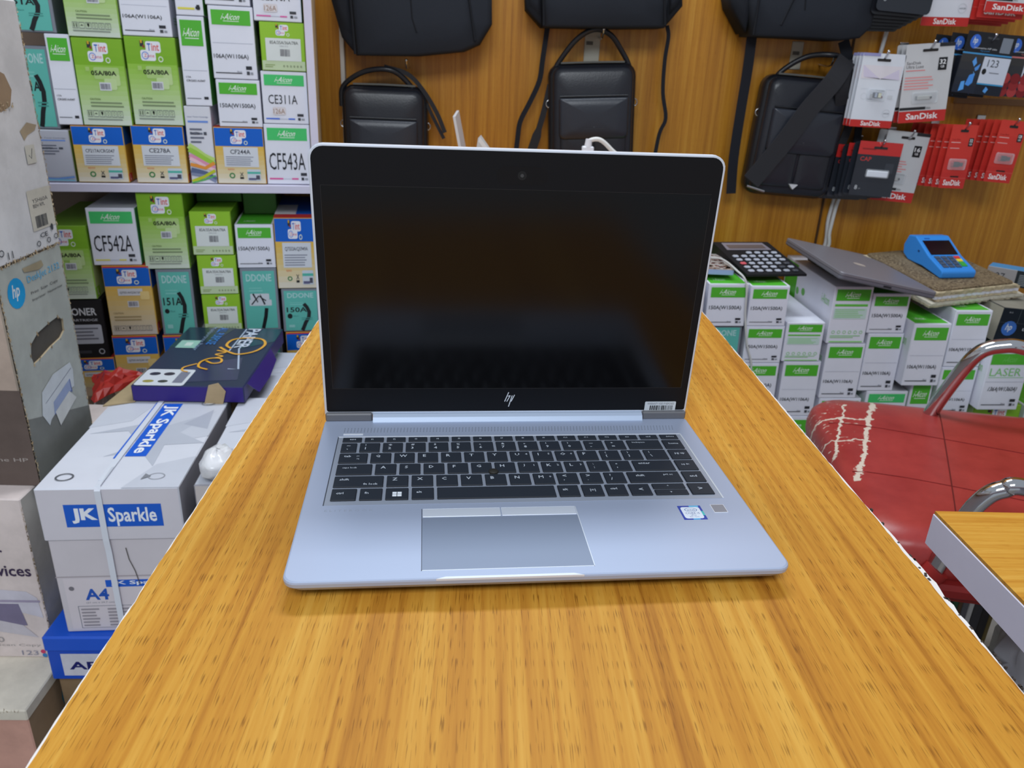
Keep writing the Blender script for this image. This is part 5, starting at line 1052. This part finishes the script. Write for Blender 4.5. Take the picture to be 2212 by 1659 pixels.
# printed photos beside it
t = thing('photo_stack', 'stack of printed photos beside the calculator, half hidden by the laptop', 'photo stack', (.533, 1.735, ZC-.0005), -.05)
b = MB(); b.box(-.05, 0, 0, .04, .16, .012, (160, 178, 226), .001); b.build('stack', 'card', t)
b = MB(); r_ = random.Random(2); b.box(-.05, .0, .0121, .04, .16, .0126, (176, 170, 166))
for _ in range(160):
    x, y, s_ = r_.uniform(-.05, .03), r_.uniform(.002, .148), r_.uniform(.004, .01); b.add([(x, y, .0129), (x+s_, y, .0129), (x+s_, y+s_, .0129), (x, y+s_, .0129)], [(0, 1, 2, 3)], r_.choice([(130, 96, 84), (98, 78, 74), (186, 174, 170), (120, 62, 56), (206, 200, 198)]))
b.build('picture', 'gloss', t)
cable('white_wire', 'white wire looping over the toner box beside the calculator and hanging down its front', [(0.5386,1.8339,0.6550), (0.5616,1.7977,0.6600), (0.5720,1.7180,0.6550), (0.5915,1.6930,0.6312), (0.6006,1.6920,0.5576), (0.6137,1.6900,0.4913), (0.6341,1.6890,0.4230), (.60, 1.688, .36)], .0024, (206, 206, 204), 'wire')
# closed grey laptop
o = Vector((.7695, 1.6218, .6815)); ax = Vector((.9953, 1.6254, .6415)); ay = Vector((.7652, 1.9500, .6866))
t = thing('laptop', 'closed grey laptop lying askew on the toner boxes beside the ledger', 'laptop'); XL_ = quadframe(o, ax, ay); t.matrix_world = XL_; lw = (ax-o).length; ld_ = (ay-o).length
SG_ = (128, 126, 134)
b = MB(); b.prism(rrect(0, 0, lw, ld_, .01, 4), -.0165, -.0075, (112, 112, 122), 'z', .003); b.build('base', 'alu', t)
b = MB(); b.prism(rrect(0, 0, lw, ld_, .01, 4), 0, -.0066, SG_, 'z', .0015); q = b.build('lid', 'alu', t)
b = MB(); b.prints(.04, .042, [('e', .5, .45, .36, .36, (190, 184, 180)), ('p', [(.5, .84), (.62, .98), (.56, .82)], (190, 184, 180))], 'xy', (lw*.5, ld_*.40, 0)); b.build('lid_emblem', 'gloss', q)
b = MB(); b.box(lw*.45, -.0006, -.013, lw*.53, .001, -.009, (40, 40, 44)); b.build('port', 'matt', t)
b = MB(); b.box(0, 0, 0, .05, .16, .0115, (30, 30, 34), .002); one('plastic_riser', 'added dark adapter wedged under the closed grey laptop', 'riser', b, 'matt', loc=(.825, 1.78, .6325))  # added riser, unseen, dark like the shaded gap under the laptop
# ledgers
o = Vector((1.0387,1.7014,0.6240)); ax = Vector((1.2779,1.7770,0.6320)); ay = Vector((0.9995,1.9466,0.6570))
XL_ = quadframe(o, ax, ay); lw = (ax-o).length; ld_ = (ay-o).length*.98
t = thing('ledger', 'worn brown speckled ledger with frayed edges, under the blue card terminal', 'ledger'); t.matrix_world = XL_
k = NT('marbled_cover'); v_ = k.obj(); k.bs(Base_Color=k.mix(k.ramp(k.noise(v_, sc=18, det=6, rough=.7), [(.45, (0, 0, 0)), (.62, (1, 1, 1))]), k.ramp(k.noise(v_, sc=160, det=4, rough=.8), [(.36, lin((62, 52, 44))), (.5, lin((104, 88, 68))), (.64, lin((166, 150, 120)))]), lin((126, 110, 86))), Roughness=.75, Specular_IOR_Level=.2); M['marbled'] = k.m
b = MB(); b.prism(rrect(.006, .006, lw-.006, ld_, .012, 3), 0, -.004, (120, 102, 78), 'z'); b.build('cover', 'marbled', t)
def frayed(x0, y0, x1, y1, z0, z1, col, seed, n=44, amp=.003):
    r_ = random.Random(seed); pts = [(x0+(x1-x0)*i/n, y0+r_.uniform(0, amp)) for i in range(n)]+[(x1-r_.uniform(0, amp), y0+(y1-y0)*i/n) for i in range(n)]+[(x1, y1), (x0, y1)]+[(x0+r_.uniform(0, amp), y1-(y1-y0)*i/n) for i in range(1, n)]
    m = MB(); m.prism(pts, z1, z0, col, 'z'); return m
frayed(0, 0, lw, ld_, -.0085, -.0041, (206, 190, 158), 4, amp=.006).build('cover_border', 'paper', t)
for j, (z0, z1, c_) in enumerate(((-.016, -.0088, (188, 174, 146)), (-.0225, -.0163, (216, 216, 226)), (-.029, -.0228, (200, 186, 156)))): frayed(.004*j, .002, lw+.01, ld_-.004, z0, z1, c_, 6+j, amp=.005).build('page_block', 'paper', t)
t = thing('ledger', 'pale curled exercise book under the brown speckled ledger', 'ledger'); t.matrix_world = XL_
frayed(-.008, .0, lw+.03, ld_-.02, -.0415, -.0365, (186, 176, 154), 12, amp=.004).build('page_block', 'paper', t); frayed(-.006, -.002, lw+.03, ld_-.02, -.0363, -.0305, (206, 200, 184), 14, amp=.003).build('cover', 'paper', t)
# card terminal
BLU = (50, 138, 222)
o = Vector((1.0845, 1.7785, .6345)); ax = Vector((1.1778, 1.8082, .6375)); ay = Vector((1.0996, 1.9309, .6545)); XT = quadframe(o, ax, ay) @ Matrix.Rotation(math.radians(-9), 4, 'Z') @ Matrix.Diagonal((.92, .74, .86, 1))
t = thing('card_terminal', 'bright blue payment card terminal standing on the worn ledger', 'card terminal'); t.matrix_world = XT
tw = .100; TD = .215
prof = [(.0, .004), (.004, .0), (.10, .005), (.135, .002), (.175, .0), (.205, .010), (TD, .034), (TD-.012, .066), (.170, .072), (.085, .040), (.004, .022), (0, .016)]
b = MB(); b.prism(prof, 0, tw, BLU, 'x'); me_ = b; bo = b.build('housing', 'plastic', t)
bv = bo.modifiers.new('bevel', 'BEVEL'); bv.width = .007; bv.segments = 2; bv.limit_method = 'ANGLE'; bv.angle_limit = .5
def slope(y): return .022+(y-.004)*(.040-.022)/.081 if y < .085 else .040+(y-.085)*(.072-.040)/.085
def onface(x0, y0, x1, y1, h_, col, name, mat='matt', c=0):
    m = MB(); vs = [(x0, y0, slope(y0)-.001), (x1, y0, slope(y0)-.001), (x1, y1, slope(y1)-.001), (x0, y1, slope(y1)-.001)]
    up = [(x, y, z+h_+.001) for x, y, z in vs]; m.add(vs+up, [(3, 2, 1, 0), (4, 5, 6, 7), (0, 1, 5, 4), (1, 2, 6, 5), (2, 3, 7, 6), (3, 0, 4, 7)], col); return m.build(name, mat, t)
onface(.010, .088, tw-.010, .148, .0015, (14, 12, 20), 'screen', 'gloss'); onface(.02, .156, .036, .160, .0006, (24, 84, 170), 'maker_mark')
for r in range(4):
    for c in range(4):
        if c == 3 and r == 0: continue
        cl = (70, 84, 104); y0 = .020+r*.0155; y1 = y0+.012
        if c == 3: cl = ((0, 0, 0), (58, 160, 66), (232, 206, 60), (214, 62, 54))[r]; y0 -= .010 if r == 1 else 0
        onface(.013+c*.0192, y0, .013+c*.0192+.0155, y1, .0022, cl, 'key')
for i in range(2): pass
b = MB(); b.box(.006, .105, -.0005, tw-.006, .196, .006, (24, 26, 32), .003); b.build('underside', 'matt', t)
b = MB(); b.box(-.0006, .13, .036, .001, .138, .041, (24, 60, 110)); b.build('side_port', 'matt', t)
# dark carton at the right edge with round logo and a small blue box on it
Xh = Matrix.Translation((1.2166,1.7000,0.5522)) ; ph = (1.2006,1.7000,0.5921)
t = thing('toner_box', 'old black toner carton with a round blue logo at the right picture edge', 'toner box'); t.matrix_world = Matrix.Translation((ph[0], 1.70, .5085)) @ Matrix.Rotation(.06, 4, 'Y')
hh = ph[2]-.5085; b = MB(); b.box(0, 0, 0, .15, .33, hh, (22, 30, 40), .0015, {'-x': (170, 166, 150), '+z': (150, 146, 134)}); b.build('carton', 'worn', t)
b = MB(); b.prints(.15, hh, hp_disc(.18, .42, .12, .12*.15/hh, (60, 110, 190))+[('t', 'LaserJet', .4, .36, .8, .46, (196, 200, 206), .01), ('r', 0, .58, 1, .585, (90, 100, 104)), ('r', .28, .58, .285, 1, (90, 100, 104)), ('t', '83', .1, .86, .16, .9, (150, 154, 160))], 'xz', (.075, 0, 0)); b.build('front_print', 'worn', t)
p0 = (1.2678,1.8914,0.6400)
t = thing('ink_box', 'small blue topped ink box behind the ledger at the right edge', 'ink box', (p0[0], p0[1], hh+.5085+.012), -.72)
hb = .645-(hh+.5085+.012)
b = MB(); b.box(0, 0, 0, .17, .055, max(hb, .03), (150, 146, 146), .001, {'+z': (70, 150, 206), '-x': (40, 44, 50)}); b.build('carton', 'card', t)
b = MB(); b.prints(.17, max(hb, .03), [('r', .38, 0, 1, 1, (36, 42, 46)), ('t', '27', .12, .3, .24, .7, (60, 60, 66))]+[('r', .42, .12+.1*q, .62, .17+.1*q, (130, 136, 140)) for q in range(7)]+[('r', .66, .1, .84, .3, (120, 126, 130)), ('r', .66, .4, .9, .8, (110, 116, 120))], 'xz', (.085, 0, 0)); b.build('front_print', 'card', t)

# ------------------------------------------------------------------ desk at the right
t = thing('desk', 'beech topped desk with a white edge at the right', 'desk', (0, 0, 0))
DZ = .70; c0 = (0.4290,0.6180,0.7000)
dx0, dy1 = c0[0], c0[1]
b = MB(); b.box(dx0, .05, DZ-.003, dx0+.75, dy1, DZ, (220, 165, 80)); b.build('desktop', 'desk', t)
b = MB(); b.box(dx0-.0008, .05, DZ-.036, dx0+.75, dy1+.0008, DZ-.0032, (222, 220, 238), .0006); b.build('edge_band', 'lam', t)
b = MB(); b.box(dx0+.55, .10, -.04, dx0+.57, dy1-.06, DZ-.036, (200, 196, 210), .001); b.build('side_panel', 'lam', t)

# ------------------------------------------------------------------ red chair
CH = Matrix.Translation((.845, 1.125, 0)) @ Matrix.Rotation(math.radians(-11), 4, 'Z')
t = thing('office_chair', 'red vinyl chair with chrome arms and white cracks, between counter and desk', 'chair'); t.matrix_world = CH
RV = (170, 44, 40)
# padded seat: rounded plan, domed top
b = MB(); sx0, sx1, sy0, sy1 = -.245, .26, -.255, .275; zt_, zb_ = .470, .405
plan = rrect(sx0, sy0, sx1, sy1, [.07, .07, .075, .06], 7); n = len(plan); cx_, cy_ = .005, .01
rings = [(.90, zb_), (.985, zb_+.004), (1.0, zb_+.02), (1.0, zt_-.028), (.985, zt_-.010), (.95, zt_+.001), (.85, zt_+.008), (.6, zt_+.012), (.3, zt_+.013)]
vs = [(cx_+(x-cx_)*k_, cy_+(y-cy_)*k_, z) for k_, z in rings for x, y in plan]
fs = [[i for i in range(n)][::-1]]+[[r*n+i, r*n+(i+1) % n, (r+1)*n+(i+1) % n, (r+1)*n+i] for r in range(len(rings)-1) for i in range(n)]+[[(len(rings)-1)*n+i for i in range(n)]]
b.add(vs, fs, RV, True); st = b.build('seat', 'vinyl', t)
def dome(x, y):
    k_ = max(abs(x-cx_)/((sx1-sx0)/2), abs(y-cy_)/((sy1-sy0)/2)); T_ = [(0, .013), (.3, .013), (.6, .012), (.85, .008), (.95, .001), (.985, -.010), (1, -.028)]
    for (a, p), (c, q) in zip(T_, T_[1:]):
        if k_ <= c: return zt_+p+(q-p)*(k_-a)/(c-a)+.0004
    return zt_-.028
for sx_ in (-.06, .11):
    b = MB(); b.ribbon([(sx_+.26*(sy0+.02+(sy1-sy0-.04)*q/20), sy0+.02+(sy1-sy0-.04)*q/20, dome(sx_, sy0+.02+(sy1-sy0-.04)*q/20)) for q in range(21)], .0016, .0012, (96, 26, 24), (0, 0, 1)); b.build('seam', 'matt', st)
for sy_ in (-.06, .13): b = MB(); b.ribbon([(sx0+.02+.46*q/20, sy_-.10*q/20, dome(sx0+.02+.46*q/20, sy_-.1*q/20)) for q in range(21)], .0010, .0010, (122, 34, 32), (0, 0, 1)); b.build('seam', 'matt', st)
b = MB(); b.prism(rrect(sx0+.01, sy0-.004, sx1-.02, sy1-.01, .06, 5), zb_+.006, zb_-.02, (150, 38, 34), 'z', .004); b.build('seat_shell', 'matt', t)
# chrome arm loops, one each side
def arm(pts, r=.0135): m = MB(); inv = CH.inverted(); m.tube(smooth_path([inv @ Vector(p) for p in pts], 8), r, (200, 200, 204), 14); return m.build('arm_tube', 'chrome', t)
arm([(0.8686,1.3450,0.4353), (0.8659,1.3400,0.4793), (0.8884,1.3200,0.5743), (0.9081,1.3100,0.6179), (0.9382,1.3000,0.6332), (0.9717,1.2900,0.6343), (1.06, 1.27, .61), (1.16, 1.25, .50), (1.18, 1.24, .30), (1.18, 1.24, -.025)])
arm([(0.6452,0.9050,0.4060), (0.6506,0.9000,0.4432), (0.6624,0.8900,0.5245), (0.6779,0.8850,0.5619), (0.6959,0.8800,0.5767), (0.7238,0.8750,0.5817), (.90, .86, .55), (1.0, .84, .42), (1.03, .83, .25), (1.03, .83, -.025)], .0125)
inv = CH.inverted(); q = inv @ Vector((0.6484,0.9030,0.4268))
b = MB(); b.tube([(q.x-.012, q.y, q.z-.016), (q.x+.004, q.y, q.z+.008)], .019, (150, 36, 32), 14); b.box(q.x-.03, q.y-.015, q.z-.035, q.x+.16, q.y+.03, q.z-.012, (136, 32, 30), .006); b.build('arm_socket', 'matt', t)
for (lx, ly) in ((-.19, .20), (-.19, -.19)):
    b = MB(); b.tube([(lx, ly, .40), (lx-.01, ly*1.05, -.028)], .0125, (200, 200, 204), 12); b.build('leg', 'chrome', t)
b = MB(); b.box(.245, -.22, .46, .285, .22, .86, RV, .018); b.build('backrest', 'vinyl', t)
b = MB()
for yy in (-.16, .16): b.tube(smooth_path([(.10, yy, .395), (.25, yy, .40), (.30, yy, .47), (.295, yy, .70)], 6), .010, (200, 200, 204), 10)
tag(b.build('back_support', 'chrome', t))

# ------------------------------------------------------------------ books and bag in the dark under the desk
bp = (0.8073,1.0173,0.2600)
r_ = random.Random(4); x = bp[0]-.075
cols = [((214, 216, 224), 'white'), ((40, 44, 170), 'blue'), ((30, 30, 34), 'black'), ((30, 80, 54), 'dark green'), ((92, 70, 44), 'brown'), ((96, 98, 104), 'grey'), ((206, 208, 206), 'pale grey'), ((58, 58, 62), 'charcoal'), ((40, 38, 36), 'black brown'), ((110, 96, 50), 'olive')]
for i, (c_, nm_) in enumerate(cols):
    th = (.010, .008, .018, .012, .008, .012, .010, .018, .016, .008)[i]
    t = thing('book', '%s book standing upright under the desk, in the row beside the white bag' % nm_, 'book', (bp[0]-.075+(x-bp[0]+.075)*math.cos(.12), bp[1]-.02+(x-bp[0]+.075)*math.sin(.12), -.04), .12, group='books under the desk')
    b = MB(); b.box(0, 0, 0, th-.0006, .20, .37+.01*((i*7) % 3), c_, .001); b.build('cover', 'card', t)
    b = MB(); b.box(.0012, .003, .002, th-.0018, .197, .3705+.01*((i*7) % 3), (206, 202, 192)); b.build('page_block', 'paper', t); x += th
b = MB(); b.ball((0, 0, .16), .16, (236, 240, 248), 26, 18, (.5, .55, 1.0)); r_ = random.Random(8)
b.v = [(x_*(1+.20*r_.uniform(-1, 1)), y_*(1+.20*r_.uniform(-1, 1)), max(.0005, z_*(1+.05*r_.uniform(-1, 1)))) for x_, y_, z_ in b.v]
b.tube(smooth_path([(-.03, 0, .25), (-.05, -.01, .31), (.0, -.02, .345), (.05, -.01, .31), (.03, 0, .25)], 5), .007, (210, 216, 226), 8)
pb = (0.8732,1.0040,0.2200); one('plastic_bag', 'white plastic carrier bag lying beside the books under the desk', 'plastic bag', b, 'gloss', loc=(x+.092, bp[1]-.03, -.04))
